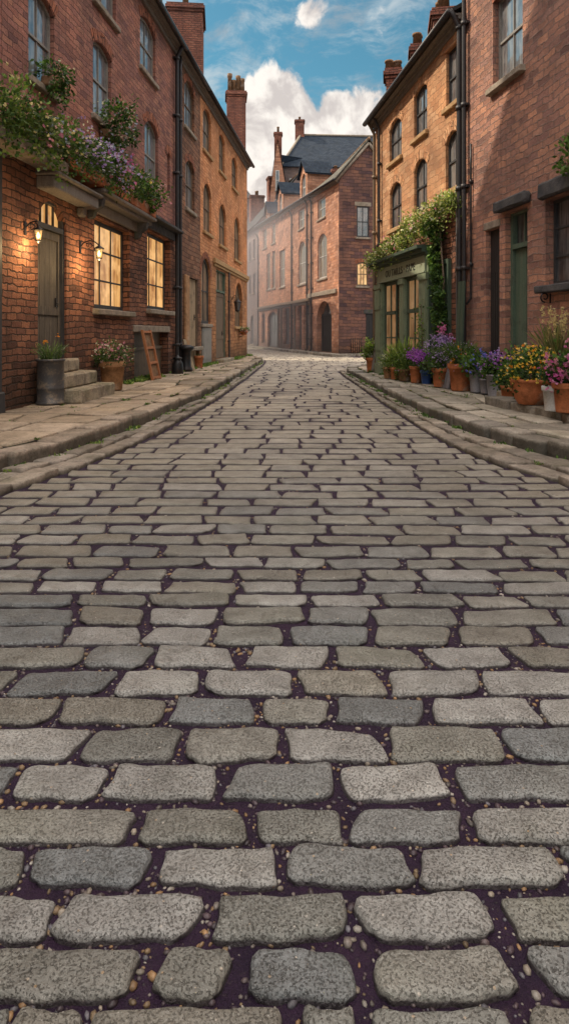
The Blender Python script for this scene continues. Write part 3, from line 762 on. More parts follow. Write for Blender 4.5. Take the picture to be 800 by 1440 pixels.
# --- setts: one road surface, every stone real
class Setts:
    def __init__(s): s.V = []; s.Q = []; s.C = []; s.n = 0
    def stone(s, x0, x1, y0, y1, col, level):
        if level == 0: gx = [-1, -.985, -.94, -.86, -.74, -.58, -.4, -.2, 0, .2, .4, .58, .74, .86, .94, .985, 1]; gy = [-1, -.97, -.9, -.78, -.6, -.3, 0, .3, .6, .78, .9, .97, 1]
        elif level == 1: gx = [-1, -.96, -.86, -.6, -.2, .2, .6, .86, .96, 1]; gy = [-1, -.92, -.75, -.3, .3, .75, .92, 1]
        else: gx = [-1, -.93, -.6, 0, .6, .93, 1]; gy = [-1, -.85, -.4, .4, .85, 1]
        gx = np.array(gx); gy = np.array(gy); X, Y = np.meshgrid(gx, gy)
        hx, hy = (x1 - x0) / 2, (y1 - y0) / 2; cx, cy = (x0 + x1) / 2, (y0 + y1) / 2
        # round the corners by the same radius whatever the side
        rc = random.uniform(.014, .034) if level == 0 else random.uniform(.008, .02); rx, ry = min(.9, rc / hx), min(.9, rc / hy)
        ex = np.clip((np.abs(Y) - (1 - ry)) / ry, 0, 1); ey = np.clip((np.abs(X) - (1 - rx)) / rx, 0, 1)
        px = X * hx * (1 - rx * (1 - np.sqrt(1 - .98 * ex ** 2)) * np.abs(X)); py = Y * hy * (1 - ry * (1 - np.sqrt(1 - .98 * ey ** 2)) * np.abs(Y))
        j = [random.uniform(-1, 1) for _ in range(12)]
        jx, jy = min(.024, hx * .13), min(.014, hy * .16)
        px = px + jx * (j[0] * Y + j[1] * X * Y * .6) + .0045 * np.sin(Y * 3 + j[2] * 5) * np.abs(X)
        py = py + jy * (j[3] * X + j[4] * X * Y * .5) + .0045 * np.sin(X * 4 + j[5] * 5) * np.abs(Y) + .003 * np.sin(X * 9 + j[6] * 5) * np.abs(Y)
        dx = (1 - np.abs(X)) * hx; dy = (1 - np.abs(Y)) * hy
        e = np.minimum(dx, dy)                                  # distance to the edge, metres
        prof = np.clip(e / .0125, 0, 1); z = -.045 * (1 - np.sqrt(np.clip(1 - (1 - prof) ** 2, 0, 1)))
        z += .004 * (1 - X ** 2) * (1 - Y ** 2)
        z += random.uniform(-.004, .004) + X * random.uniform(-.003, .003) + Y * random.uniform(-.003, .003)
        z -= .0065 * min(1, max(0, (y0 - 5) / 5))                # worn lower, grit nearer the tops, further up the street
        if level < 2:
            kx = 1 / .05
            ins = np.clip(e / .03, 0, 1)
            z += ins * .0022 * (np.sin(px * kx * 1.3 + j[7] * 9) * np.sin(py * kx * 1.7 + j[8] * 9) + .7 * np.sin(px * kx * 2.9 + py * kx * 1.1 + j[9] * 9))
        V = np.stack([cx + px, cy + py, z], -1).reshape(-1, 3)
        ny, nx = X.shape
        idx = np.arange(ny * nx).reshape(ny, nx) + s.n
        Q = np.stack([idx[:-1, :-1], idx[:-1, 1:], idx[1:, 1:], idx[1:, :-1]], -1).reshape(-1, 4)
        s.V.append(V); s.Q.append(Q); s.C.append(np.repeat(np.array([col]), len(V), 0)); s.n += len(V)
    def build(s, name, m):
        V = np.concatenate(s.V); Q = np.concatenate(s.Q); C = np.concatenate(s.C)
        me = bpy.data.meshes.new(name); n = len(Q)
        me.vertices.add(len(V)); me.vertices.foreach_set('co', V.astype(np.float32).ravel())
        me.loops.add(n * 4); me.loops.foreach_set('vertex_index', Q.astype(np.int32).ravel())
        me.polygons.add(n); me.polygons.foreach_set('loop_start', np.arange(0, n * 4, 4, dtype=np.int32)); me.polygons.foreach_set('loop_total', np.full(n, 4, dtype=np.int32))
        me.polygons.foreach_set('use_smooth', np.ones(n, dtype=bool)); me.update(calc_edges=True)
        ca = me.color_attributes.new('Col', 'FLOAT_COLOR', 'POINT')
        ca.data.foreach_set('color', np.concatenate([C, np.ones((len(C), 1))], 1).astype(np.float32).ravel())
        me.materials.append(m); o = bpy.data.objects.new(name, me); COL.objects.link(o); return o
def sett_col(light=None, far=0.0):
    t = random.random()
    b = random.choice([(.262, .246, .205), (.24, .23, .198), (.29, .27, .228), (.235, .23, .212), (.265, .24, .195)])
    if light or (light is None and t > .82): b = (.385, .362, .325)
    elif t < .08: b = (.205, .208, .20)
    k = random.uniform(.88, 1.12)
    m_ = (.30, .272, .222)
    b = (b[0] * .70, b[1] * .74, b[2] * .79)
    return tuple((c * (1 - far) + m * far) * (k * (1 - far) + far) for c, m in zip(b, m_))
def far_glow_tint(c, y):                                                # sunlit glow further up the street, put into the sett colour
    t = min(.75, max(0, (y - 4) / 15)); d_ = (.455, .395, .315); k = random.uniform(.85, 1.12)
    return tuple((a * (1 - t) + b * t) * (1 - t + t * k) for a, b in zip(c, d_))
ST = Setts(); gaps = []; PEB = []
near_rows = [  # (y near edge, y far edge, [(x0,x1) ...]) measured on the ground
    (1440, 1413, [(-150, 0), (0, 105), (120, 395), (430, 508), (527, 735), (750, 960)]),
    (1405, 1330, [(-210, -40), (-22, 190), (220, 322), (348, 500), (525, 722), (757, 960)]),
    (1320, 1255, [(-240, -62), (-44, 75), (82, 280), (302, 488), (503, 690), (713, 900)]),
    (1243, 1187, [(-260, -90), (-70, 35), (42, 210), (224, 390), (403, 578), (588, 788), (802, 960)]),
    (1183, 1133, [(-260, -110), (-92, 187), (198, 346), (360, 482), (494, 650), (664, 860), (876, 1000)]),
    (1122, 1073, [(-240, -125), (-112, 14), (22, 147), (153, 305), (322, 470), (480, 627), (643, 820), (834, 990)]),
    (1068, 1022, [(-230, -96), (-82, 115), (120, 252), (262, 393), (402, 538), (548, 705), (712, 852), (866, 1000)]),
    (1015, 980, [(-220, -102), (-90, 80), (84, 232), (242, 358), (368, 462), (473, 595), (608, 753), (760, 880), (894, 1010)]),
    (975, 942, [(-220, -110), (-98, 14), (22, 155), (167, 280), (288, 412), (422, 538), (547, 675), (679, 820), (832, 960)]),
    (936, 908, [(-210, -44), (-32, 117), (122, 210), (218, 328), (350, 460), (472, 590), (602, 712), (726, 842), (853, 980)]),
    (905, 880, [(-200, -110), (-101, 90), (95, 198), (205, 296), (302, 398), (408, 517), (527, 632), (645, 750), (760, 870), (880, 990)])]
lightset = {(2, 2), (2, 4), (5, 2), (5, 3), (5, 5), (2, 1), (4, 5), (3, 3), (3, 5), (9, 3), (9, 6), (7, 6), (7, 7), (6, 4), (10, 3), (8, 7)}
yend = None; rows_done = []
for ri, (ya, yb, segs) in enumerate(near_rows):
    Y0 = F * H / (ya - CY); Y1 = F * H / (yb - CY); Ym = (Y0 + Y1) / 2
    if ri == 0: Y0 = Y1 - .12; Ym = (Y0 + Y1) / 2
    for si, (a, b) in enumerate(segs):
        x0, x1 = (a - CX) * Ym / F, (b - CX) * Ym / F
        ST.stone(x0, x1, Y0, Y1, sett_col(True if (ri, si) in lightset else (False if ri < 6 else None)), 0)
        if si: gaps.append(((segs[si - 1][1] - CX) * Ym / F, x0, Y0, Y1))
        if si == len(segs) - 1 or si == 0:                     # carry the course on past the picture's edge
            sgn = 1 if si else -1; xx = x1 if si else x0
            while abs(xx) < 3.4:
                L = random.uniform(.22, .36)
                p, q = (xx + .03, xx + .03 + L) if sgn > 0 else (xx - .03 - L, xx - .03)
                ST.stone(p, q, Y0, Y1, sett_col(), 1); xx = q if sgn > 0 else p
    rows_done.append((Y0, Y1)); yend = Y1
# courses under and behind the viewer
y = rows_done[0][0] - .03
while y > -1.0:
    x = -3.3 + random.random() * .3
    while x < 3.3:
        L = random.uniform(.24, .4); ST.stone(x, x + L, y - .14, y, sett_col(), 2); x += L + .03
    y -= .17
y = yend + .022
while y < 36.5:
    near = y < 7
    pitch = float(np.interp(y, [3.6, 4.8, 6, 9.5, 14, 36], [.19, .25, .28, .40, .46, .5])) * random.uniform(.9, 1.1)
    gap = float(np.interp(y, [3, 4.5, 8, 12, 20], [.03, .055, .06, .05, .04]))
    y1 = y + pitch - gap
    xl, xr = interp(GL, y + .09) + .03, interp(GR, y + .09) - .03
    if y > 35.4: xl = -7
    if y > 25.0: xr = 12 if y < 30 else 12
    x = xl + .02; first = True
    lvl = 0 if y < 4.6 else (1 if y < 15 else 2)
    last_end = None
    while x < xr - .06:
        L = random.uniform(.28, .46) * float(np.interp(y, [3.6, 6, 10, 16], [1.0, 1.25, 1.5, 1.65]))
        if first: L *= random.uniform(.4, 1); first = False
        e = min(x + L, xr)
        if xr - e < .12: e = xr
        dy = random.uniform(-.008, .008) * (1 + y * .12) + .014 * math.sin(x * 1.3 + y * .7)
        ST.stone(x, e, y + dy, y1 + dy, far_glow_tint(sett_col(None, min(.5, max(0, (y - 3) / 10))), y), lvl)
        if last_end is not None and y < 7: gaps.append((last_end, x, y, y1))
        last_end = e; x = e + random.uniform(.016, .030)
    rows_done.append((y, y1)); y = y1 + gap
while y < 92:                                                  # round the bend
    pitch = .26; x = -8.0 + random.random() * .3
    while x < 3.6:
        L = random.uniform(.35, .6); 
        if x < 14.0 - .2593 * y + 1.5 or y < 39: ST.stone(x, x + L, y, y + pitch - .02, far_glow_tint(sett_col(), y), 2)
        x += L + .02
    y += pitch
struct(ST.build('cobbled_road', M['sett']))
# --- pebbles caught in the joints: a loose mass
ico_v = np.array([(0, 0, 1), (.894, 0, .447), (.276, .851, .447), (-.724, .526, .447), (-.724, -.526, .447), (.276, -.851, .447),
                  (.724, .526, -.447), (-.276, .851, -.447), (-.894, 0, -.447), (-.276, -.851, -.447), (.724, -.526, -.447), (0, 0, -1)])
ico_f = [(0, 1, 2), (0, 2, 3), (0, 3, 4), (0, 4, 5), (0, 5, 1), (1, 6, 2), (2, 7, 3), (3, 8, 4), (4, 9, 5), (5, 10, 1), (2, 6, 7), (3, 7, 8), (4, 8, 9), (5, 9, 10), (1, 10, 6), (6, 11, 7), (7, 11, 8), (8, 11, 9), (9, 11, 10), (10, 11, 6)]
pb = MB()
PC = [(.30, .20, .11), (.24, .17, .10), (.20, .17, .15), (.33, .28, .22), (.12, .09, .09), (.42, .38, .33), (.16, .15, .17), (.35, .21, .10), (.09, .06, .07), (.07, .05, .06)]
def pebble(x, y, r, z=-.020):
    ang = random.random() * 6.28; ca, sa = math.cos(ang), math.sin(ang)
    sc = np.array([r * random.uniform(1, 1.5), r * random.uniform(.7, 1), r * random.uniform(.5, .75)])
    v = ico_v * sc * (1 + rng.normal(size=(12, 1)) * .07)
    v = np.stack([v[:, 0] * ca - v[:, 1] * sa + x, v[:, 0] * sa + v[:, 1] * ca + y, v[:, 2] + z + r * .3], 1)
    k = random.uniform(.4, .95)
    pb.add(v.tolist(), ico_f, None, tuple(c * k for c in random.choice(PC)), True)
for (a, b, p, q) in gaps:
    dens = 22 if p < 3 else (10 if p < 5 else 4)
    for _ in range(int(dens * random.uniform(.2, 1.0))):
        pebble(random.uniform(a - .006, b + .006), random.uniform(p, q), random.choice([.003, .004, .005, .006, .008, .011]) * random.uniform(.8, 1.1))
rs = sorted(rows_done)
for (r0, r1) in zip(rs[:-1], rs[1:]):
    if r0[1] > 6.5: break
    wd = max(.012, r1[0] - r0[1]); half = .5 * r0[1] + .15
    for _ in range(int(2 * half * (62 if r0[1] < 3 else 26))):
        pebble(random.uniform(-half, half), r0[1] + random.uniform(-.008, wd + .008), random.choice([.003, .004, .005, .006, .008, .010]) * random.uniform(.8, 1.1))
struct(pb.build('pebbles', M['pebble']), 'stuff')

# --- flagstones, kerbs and gutter slabs
def slab(mb, poly, zt, zb, ch, col, sub=3, jit=.012, tilt=.006):
    """worn stone from a plan polygon (counter-clockwise)"""
    c = np.mean(np.array(poly), 0); P = []
    n = len(poly)
    for i in range(n):
        a, b = np.array(poly[i]), np.array(poly[(i + 1) % n])
        P.append(a + (c - a) * .05)                # knock the corner off
        for k in range(1, sub):
            P.append(a + (b - a) * k / sub + np.array([random.uniform(-jit, jit), random.uniform(-jit, jit)]))
    P = np.array(P); N = len(P); tx, ty = random.uniform(-tilt, tilt), random.uniform(-tilt, tilt)
    dz = random.uniform(-.008, .008)
    V = []
    inn = P + (c - P) / (np.linalg.norm(c - P, axis=1, keepdims=True) + 1e-6) * ch
    in2 = P + (c - P) / (np.linalg.norm(c - P, axis=1, keepdims=True) + 1e-6) * ch * .3
    for ring, z in ((P, zb), (P, zt - ch), (in2, zt - ch * .3), (inn, zt)):
        for p in ring:
            V.append((p[0], p[1], z + (dz + (p[0] - c[0]) * tx + (p[1] - c[1]) * ty if z > zb else 0)))
    V.append((c[0], c[1], zt + dz))
    Fs = []
    for r in range(3):
        for k in range(N): Fs.append((r * N + k, r * N + (k + 1) % N, (r + 1) * N + (k + 1) % N, (r + 1) * N + k))
    for k in range(N): Fs.append((3 * N + k, 3 * N + (k + 1) % N, 4 * N))
    mb.add(V, Fs, None, col, True)
def fcol(warm=0.0):
    k = random.uniform(.62, 1.2); t = random.random()
    return (k * (1.02 + .12 * warm), k * (.98 + .02 * t), k * (.94 + .08 * t - .10 * warm))
moss_spots = []
def pavement(name, inner, outer, Y0, Y1, nacross, warm, zt=PZ):
    """inner(Y) wall side x, outer(Y) kerb side x; courses of irregular flags"""
    mb = MB(); ys = [Y0]
    while ys[-1] < Y1: ys.append(ys[-1] + random.uniform(.45, .95))
    grid = []
    for y in ys:
        row = []
        for k in range(nacross + 1):
            t = k / nacross
            if 0 < k < nacross: t += random.uniform(-.22, .22) / nacross
            yy = y + (random.uniform(-.16, .16) if 0 < k else random.uniform(-.05, .05))
            row.append(np.array([inner(yy) + (outer(yy) - inner(yy)) * t, yy]))
        grid.append(row)
    for i in range(len(ys) - 1):
        for k in range(nacross):
            q = [grid[i][k], grid[i][k + 1], grid[i + 1][k + 1], grid[i + 1][k]]
            if random.random() < .16 and i + 2 < len(ys): pass
            ar = sum(q[a][0] * q[(a + 1) % 4][1] - q[(a + 1) % 4][0] * q[a][1] for a in range(4))
            if ar < 0: q = q[::-1]
            c = np.mean(q, 0)
            q = [p + (c - p) / np.linalg.norm(c - p) * random.uniform(.02, .042) for p in q]
            slab(mb, q, zt + random.uniform(-.012, .012), zt - .12, .016, fcol(warm), jit=.018, tilt=.012)
            for p in (grid[i][k + 1], (grid[i][k] + grid[i][k + 1]) / 2, (grid[i][k + 1] + grid[i + 1][k + 1]) / 2): moss_spots.append((p[0], p[1], zt - .02))
    struct(mb.build(name, M['flag']))
    b = MB(); yy = np.linspace(Y0, Y1, 60)                     # bedding under the flags
    for a, c in zip(yy[:-1], yy[1:]):
        b.quad((inner(a), a, zt - .028), (outer(a), a, zt - .028), (outer(c), c, zt - .028), (inner(c), c, zt - .028))
    struct(b.build('pavement_bed', M['bed']))
s_ = NT('mossy_bedding'); p_ = s_.obj(); n_ = s_.noise(p_, 5, 5, .7)
M['bed'] = s_.finish(s_.mixc(s_.maprange(n_, .4, .62), (.012, .010, .008), (.034, .042, .010)), .95, s_.bump(s_.noise(p_, 60, 4), 1, .02))
def kerb_run(name, line, width, Y0, Y1, zt, zb, side, lens=(.45, .85), warm=0.0, ch=.026, rows=1, m='kerb_edge'):
    mb = MB()
    for r in range(rows):
        y = Y0 + random.random() * .3
        wd = width / rows
        while y < Y1:
            L = random.uniform(*lens); y2 = min(y + L, Y1)
            if y2 - y < .12: break
            gp = random.uniform(.02, .045); xa, xb = interp(line, y + gp) + side * (wd * r), interp(line, y2 - .012) + side * (wd * r)
            d = np.array([xb - xa, y2 - y - .012 - gp]); nrm = np.array([side * d[1], -side * d[0]]) / np.linalg.norm(d) * (wd - .014)
            a0, b0 = np.array([xa, y + gp]), np.array([xb, y2 - .012])
            off = random.uniform(-.045, .04)
            a0 = a0 + nrm / np.linalg.norm(nrm) * off; b0 = b0 + nrm / np.linalg.norm(nrm) * off
            q = [a0, a0 + nrm, b0 + nrm, b0]
            ar = sum(q[a][0] * q[(a + 1) % 4][1] - q[(a + 1) % 4][0] * q[a][1] for a in range(4))
            if ar < 0: q = q[::-1]
            k = fcol(warm)
            slab(mb, q, zt + random.uniform(-.028, .018), zb, ch, k, sub=5, jit=.013, tilt=.035)
            y = y2
    return struct(mb.build(name, M[m]))
lw = lambda Y: -5.34 + .1 * Y + .0
rw = lambda Y: 6.14 - .161 * Y - .0
kerb_run('left_kerb', KL, .34, -1, 34.9, PZ + .005, -.06, -1, (.45, .9), .5)
kerb_run('right_kerb', KR, .36, -1, 24.5, PZ + .005, -.06, 1, (.4, .85), -.3)
GLk = [(y, interp(KL, y) + .01) for y in np.linspace(-1, 34.9, 90)]
def gutter_run(name, KT, GT, Y0, Y1, side):
    mb = MB(); 
    for r in range(2):
        y = Y0 + random.random() * .3
        while y < Y1:
            y2 = min(y + random.uniform(.3, .68), Y1)
            if y2 - y < .1: break
            f0, f1 = ((.03, .46), (.52, .97))[r]
            f0 += random.uniform(-.03, .03); f1 += random.uniform(-.03, .03)
            q = []
            for (f, yy) in ((f0, y + .012), (f1, y + .012), (f1, y2 - .012), (f0, y2 - .012)):
                k, g_ = interp(KT, yy), interp(GT, yy); q.append(np.array([k + (g_ - k) * f, yy + random.uniform(-.02, .02)]))
            ar = sum(q[a][0] * q[(a + 1) % 4][1] - q[(a + 1) % 4][0] * q[a][1] for a in range(4))
            if ar < 0: q = q[::-1]
            zt = .055 if r == 0 else .042
            slab(mb, q, zt + random.uniform(-.018, .016), -.06, .02, fcol(.1), sub=4, jit=.012, tilt=.04)
            if random.random() < .5: moss_spots.append((q[0][0], q[0][1], .03))
            y = y2
    struct(mb.build(name, M['gutter']))
gutter_run('left_gutter', KL, GL, -1, 35, -1); gutter_run('right_gutter', KR, GR, -1, 24.7, 1)
pavement('left_pavement', lambda Y: lw(Y) - .02, lambda Y: interp(KL, Y) - .345, -1, 34.2, 3, .6)
pavement('right_pavement', lambda Y: rw(Y) + .02, lambda Y: interp(KR, Y) + .37, -1, 20.4, 4, -.35)
pavement('corner_pavement', lambda Y: 9.0, lambda Y: interp(KR, Y) + .37, 20.5, 24.2, 9, .2)
# far pavement along the corner house
FW = Frame((3.3, 39.0), (-7.0, 27.0), (-27.0, -7.0))          # front of the corner house: u from the corner away from us
mb = MB(); u = -1.2
while u < 46:
    L = random.uniform(.7, 1.1)
    q = [np.array(FW(a, b, 0)[:2]) for a, b in ((u + .012, .55), (u + L - .012, .55), (u + L - .012, .88), (u + .012, .88))]
    ar = sum(q[a][0] * q[(a + 1) % 4][1] - q[(a + 1) % 4][0] * q[a][1] for a in range(4))
    slab(mb, q if ar > 0 else q[::-1], .15, -.05, .02, fcol(), sub=2)
    q = [np.array(FW(a, b, 0)[:2]) for a, b in ((u + .012, -.02), (u + L - .012, -.02), (u + L - .012, .54), (u + .012, .54))]
    slab(mb, q if ar > 0 else q[::-1], .15, -.05, .02, fcol(), sub=2); u += L
v = .9
FS = Frame((3.3, 39.0), (27.0, 7.0), (7.0, -27.0))            # its side wall: u from the corner to the right
while v < 9:
    q = [np.array(FS(a, b, 0)[:2]) for a, b in ((v - .9, .05), (v - .01, .05), (v - .01, .62), (v - .9, .62))]
    ar = sum(q[a][0] * q[(a + 1) % 4][1] - q[(a + 1) % 4][0] * q[a][1] for a in range(4))
    slab(mb, q if ar > 0 else q[::-1], .148, -.05, .02, fcol(), sub=2); v += .9
struct(mb.build('far_pavement', M['kerb']))

# ================================================================== LEFT ROW
HA_u0, HA_u1 = Lu(9.86), Lu(19.78)
wA = []
door_A = (Lu(11.0), Lu(12.12), .93, 3.78, .42, .22)
win = {}
win['A1'] = (Lu(13.45), Lu(15.62), 1.92, 3.86, 0)
win['A2'] = (Lu(17.0), Lu(19.2), 2.05, 4.16, 0)
win['A3'] = (Lu(10.68), Lu(11.62), 5.72, 7.3, .16)
win['A4'] = (Lu(13.38), Lu(14.42), 6.0, 7.66, .16)
win['A5'] = (Lu(16.78), Lu(17.95), 5.28, 7.12, .25)
win['A6'] = (Lu(16.4), Lu(17.72), 8.28, 9.72, .18)
win['A7'] = (Lu(13.42), Lu(14.7), 8.45, 9.85, .18)
win['A8'] = (Lu(10.5), Lu(11.7), 8.45, 9.85, .18)
win['A9'] = (Lu(18.86), Lu(19.14), 5.45, 6.75, .13)
cellar = (Lu(15.95), Lu(18.95), .14, 1.42, 0, .3)
A = house('brick_house', 'tall red brick house with lamplit windows and flower troughs over its weathered door', LW, HA_u0, HA_u1, 10.32, 8.5, 3.2,
          [door_A, cellar] + list(win.values()), 'brick_red', 'slate_dark', lower=(4.30, 'brick_lower', 'darker rough brick of the ground floor'), group='brick houses along the left side')
sashes = dict(fm='frame_grey', gm='glass_pale')
window(A, LW, *win['A1'], cols=3, rows=3, fm='frame_dark', gm='glass_lit', rec=.17, sash=False, ft=.085, label='lamplit nine-pane window beside the door', sillw=.13, bar=.036)
window(A, LW, *win['A2'], cols=3, rows=3, fm='frame_dark', gm='glass_lit', rec=.18, sash=False, ft=.085, label='lamplit window nearest the drainpipes', sillw=.13, bar=.036)
for k in ('A3', 'A4', 'A5', 'A6', 'A7', 'A8'):
    window(A, LW, *win[k], cols=2, rows=2, rec=.08, head='arch', **sashes)
window(A, LW, *win['A9'], cols=1, rows=1, fm='frame_dark', gm='glass_dark', sill=None, head='arch', rec=.12)
dA = plank_door(A, LW, door_A[0], door_A[1], .93, 3.26, 'door_wood', 'frame_dark', .10, transom=3.78, gm='glass_lit', planks=5, label='weathered plank door under a lamplit fanlight', cols=4)
# door hood, window cornice, canopy
mb = MB(); bevbox(mb, LW, Lu(10.92), Lu(12.85), 3.88, 4.10, .003, .34, .02, seg=8); bevbox(mb, LW, Lu(10.88), Lu(12.9), 4.102, 4.17, .003, .42, .02, seg=8)
bevbox(mb, LW, Lu(12.55), Lu(12.75), 3.70, 3.878, .003, .14, .03, seg=3)
mb.build('door_hood', M['wood_grey'], A)
mb = MB(); bevbox(mb, LW, Lu(13.2), Lu(16.0), 3.93, 4.16, .003, .08, .012, seg=8); bevbox(mb, LW, Lu(12.98), Lu(16.45), 4.162, 4.25, .003, .30, .015, seg=10); bevbox(mb, LW, Lu(12.95), Lu(16.48), 4.252, 4.34, .003, .42, .02, seg=10)
c = mb.build('window_cornice', M['wood_grey'], A)
for uu in (13.08, 15.95):
    mb = MB()
    pts = [(.004, 3.75), (.12, 3.78), (.16, 3.9), (.30, 4.0), (.34, 4.155), (.004, 4.155)]
    V = [LW(Lu(uu) + d, w, z) for d in (0, .14) for (w, z) in pts]; n = len(pts)
    mb.add(V, [tuple(range(n)), tuple(range(n, 2 * n))[::-1]] + [(i, (i + 1) % n, n + (i + 1) % n, n + i) for i in range(n)])
    mb.build('cornice_bracket', M['stone_dark'], c)
mb = MB(); bevbox(mb, LW, Lu(16.55), Lu(19.62), 4.44, 4.52, .003, .30, .014, seg=10); bevbox(mb, LW, Lu(16.7), Lu(19.5), 4.20, 4.438, .003, .07, .012, seg=8)
mb.build('window_canopy', M['stone_dark'], A)
# cellar front
mb = MB()
bx(mb, LW, cellar[0], cellar[1], .14, 1.42, -.29, -.25)
u = cellar[0]
while u < cellar[1] - .05:
    bx(mb, LW, u + .006, min(u + .24, cellar[1]) - .006, .16, .95, -.2499, -.215); u += .24
bx(mb, LW, cellar[0], cellar[1], .95, 1.03, -.2499, -.17); bx(mb, LW, Lu(17.9), Lu(18.0), .16, .95, -.214, -.17)
mb.build('cellar_hatch', M['frame_brown'], A)
mb = MB(); bevbox(mb, LW, cellar[0] - .1, cellar[1] + .1, 1.425, 1.60, -.05, .03, .015, seg=8); mb.build('cellar_lintel', M['stone'], A)
# unseen tall gable added above the frame to cast a slanted shadow opposite
def add_shadow_gable(par, W, u0, u1, z0, apex, back, wm, rm):
    mb = MB(); um = (u0 + u1) / 2
    mb.add([W(u0, .004, z0), W(u1, .004, z0), W(um, .004, apex)], [(0, 1, 2)], [[(u0, z0), (u1, z0), (um, apex)]])
    o = mb.build('shadow_gable', M[wm], par)
    rb = MB()
    for s_, uu in ((-1, u0), (1, u1)):
        a, b = W(uu + s_ * .15, .25, z0 - .15), W(um, .25, apex + .1); c, d = W(um, -back, apex + .1), W(uu + s_ * .15, -back, z0 - .15)
        a2, b2 = W(uu + s_ * .15, .25, z0 - .25), W(um, .25, apex)
        rb.add([a, b, c, d], [(0, 1, 2, 3)], [[(0, 0), (0, 5), (6, 5), (6, 0)]]); rb.add([a, b, b2, a2], [(0, 1, 2, 3)])
        rb.add([a2, b2, W(um, -back, apex), W(uu + s_ * .15, -back, z0 - .25)], [(0, 1, 2, 3)])
    rb.build('shadow_gable_roof', M[rm], o)
add_shadow_gable(A, LW, Lu(10.2), Lu(17.5), 10.45, 17.2, 4.2, 'brick_red', 'slate_dark')
drainpipe(A, LW, Lu(19.55), PZ, 10.2, 'pipe', .06, .11); 
# chimney above the party wall
def left_ch(px, py_top, w_off, sx, sy, zb, **kw):
    a = (px - CX) / F; x0 = -5.34 * 1 - w_off
    Y = x0 / (a - .1); z = H + (CY - py_top) * Y / F
    return (a * Y, Y, z)
p = left_ch(262, 18, 1.2, 0, 0, 0)
chimney(A, (p[0], p[1]), 1.35, 1.7, 10.4, p[2], pots=2, rot=.1, axis='y')

# --- brown stone house, the front's shaded near part done in colour
B_u0, B_u1 = Lu(19.79), Lu(23.05)
dB = (Lu(21.35), Lu(22.75), .93, 3.28, 0, .3)
bw_ = [(Lu(20.85), Lu(22.15), 8.2, 9.82, .3), (Lu(21.0), Lu(22.2), 5.55, 7.2, .25)]
arcB = (Lu(20.12), Lu(20.55), .2, 3.7, .28, .3)
hatchB = (Lu(20.9), Lu(22.9), .14, .78, 0, .2)
B = house('brick_house', 'narrow house of shade-toned brown stone just past the twin drainpipes with a boarded door', LW, B_u0, B_u1, 10.32, 8.5, 3.2, bw_ + [dB, arcB, hatchB], 'brick_shade_brown', 'slate_dark', group='brick houses along the left side')
for h in bw_: window(B, LW, *h, cols=2, rows=2, fm='frame_brown', gm='glass_pale', head='arch', rec=.08)
plank_door(B, LW, dB[0], dB[1], .93, 3.28, 'wood_pale', 'frame_brown', .08, planks=5, panel=False, label='pale boarded door')
plank_door(B, LW, arcB[0], arcB[1], .2, 3.42, 'door_black', 'frame_dark', .22, planks=3, panel=False, label='black arched doorway behind the drainpipes', transom=3.7, gm='glass_dark', cols=2)
mb = MB(); bx(mb, LW, hatchB[0], hatchB[1], .14, .78, -.19, -.15)
for k in range(6):
    a = hatchB[0] + (hatchB[1] - hatchB[0]) * k / 6; bx(mb, LW, a + .01, a + .3, .16, .76, -.1499, -.11)
mb.build('cellar_hatch', M['wood_pale'], B)
mb = MB(); bevbox(mb, LW, Lu(21.2), Lu(22.9), .80, .926, -.1, .16, .02, seg=6); mb.build('threshold', M['stone'], B)
mb = MB(); bevbox(mb, LW, Lu(20.72), Lu(21.2), .95, 3.3, .003, .09, .02, seg=3); mb.build('door_pilaster', M['terra_pale'], B)

drainpipe(B, LW, Lu(19.98), PZ, 10.05, 'pipe', .05, .10, bend=False)
# --- ochre house, the front's sunlit far part done in colour
O_u0, O_u1 = Lu(23.06), Lu(33.7)
ow = [(Lu(23.5), Lu(24.85), 8.2, 9.82, .3), (Lu(26.4), Lu(27.6), 8.15, 9.75, .22), (Lu(29.3), Lu(30.7), 8.15, 9.6, .3),
      (Lu(23.55), Lu(24.9), 5.2, 7.05, .45), (Lu(26.4), Lu(27.9), 5.1, 6.85, .6), (Lu(29.9), Lu(31.5), 4.9, 6.95, .6)]
shopO = (Lu(23.2), Lu(24.75), 1.75, 4.2, .7)
doorO = (Lu(25.8), Lu(27.9), .35, 4.0, 0, .3)
arcO = (Lu(30.1), Lu(32.2), 1.72, 3.85, .85, .3)
O = house('brick_house', 'long house of sun-toned ochre brick at the far end of the left row with arched windows', LW, O_u0, O_u1, 10.32, 8.5, 3.2, ow + [shopO, doorO, arcO], 'brick_sun_orange', 'slate_dark', overend=(0, .12), lower=(4.22, 'brick_ochre_rough', 'rougher ochre stone of the ground floor'), group='brick houses along the left side')
for i, h in enumerate(ow): window(O, LW, *h, cols=2, rows=2, fm='frame_brown', gm='glass_warm', head='arch', sill='stone_ochre', hm='brick_sun_orange', rec=.08)
window(O, LW, *shopO, cols=2, rows=2, fm='frame_dark', gm='glass_warm', head='arch', rec=.08, ft=.09, label='tall arched shop window')
window(O, LW, *arcO[:5], cols=2, rows=2, fm='frame_brown', gm='glass_warm', head='arch', sill='stone_ochre', hm='brick_sun_orange', rec=.14)
mb = MB(); bx(mb, LW, Lu(23.2), Lu(24.75), .3, 1.6, .003, .05); bx(mb, LW, Lu(23.3), Lu(24.65), .42, 1.48, .051, .07); mb.build('stall_board', M['frame_grey'], O)
plank_door(O, LW, doorO[0], doorO[1], .35, 3.1, 'frame_brown', 'door_green', .1, transom=4.0, gm='glass_warm', planks=4, label='tall brown door in a green frame', cols=2)
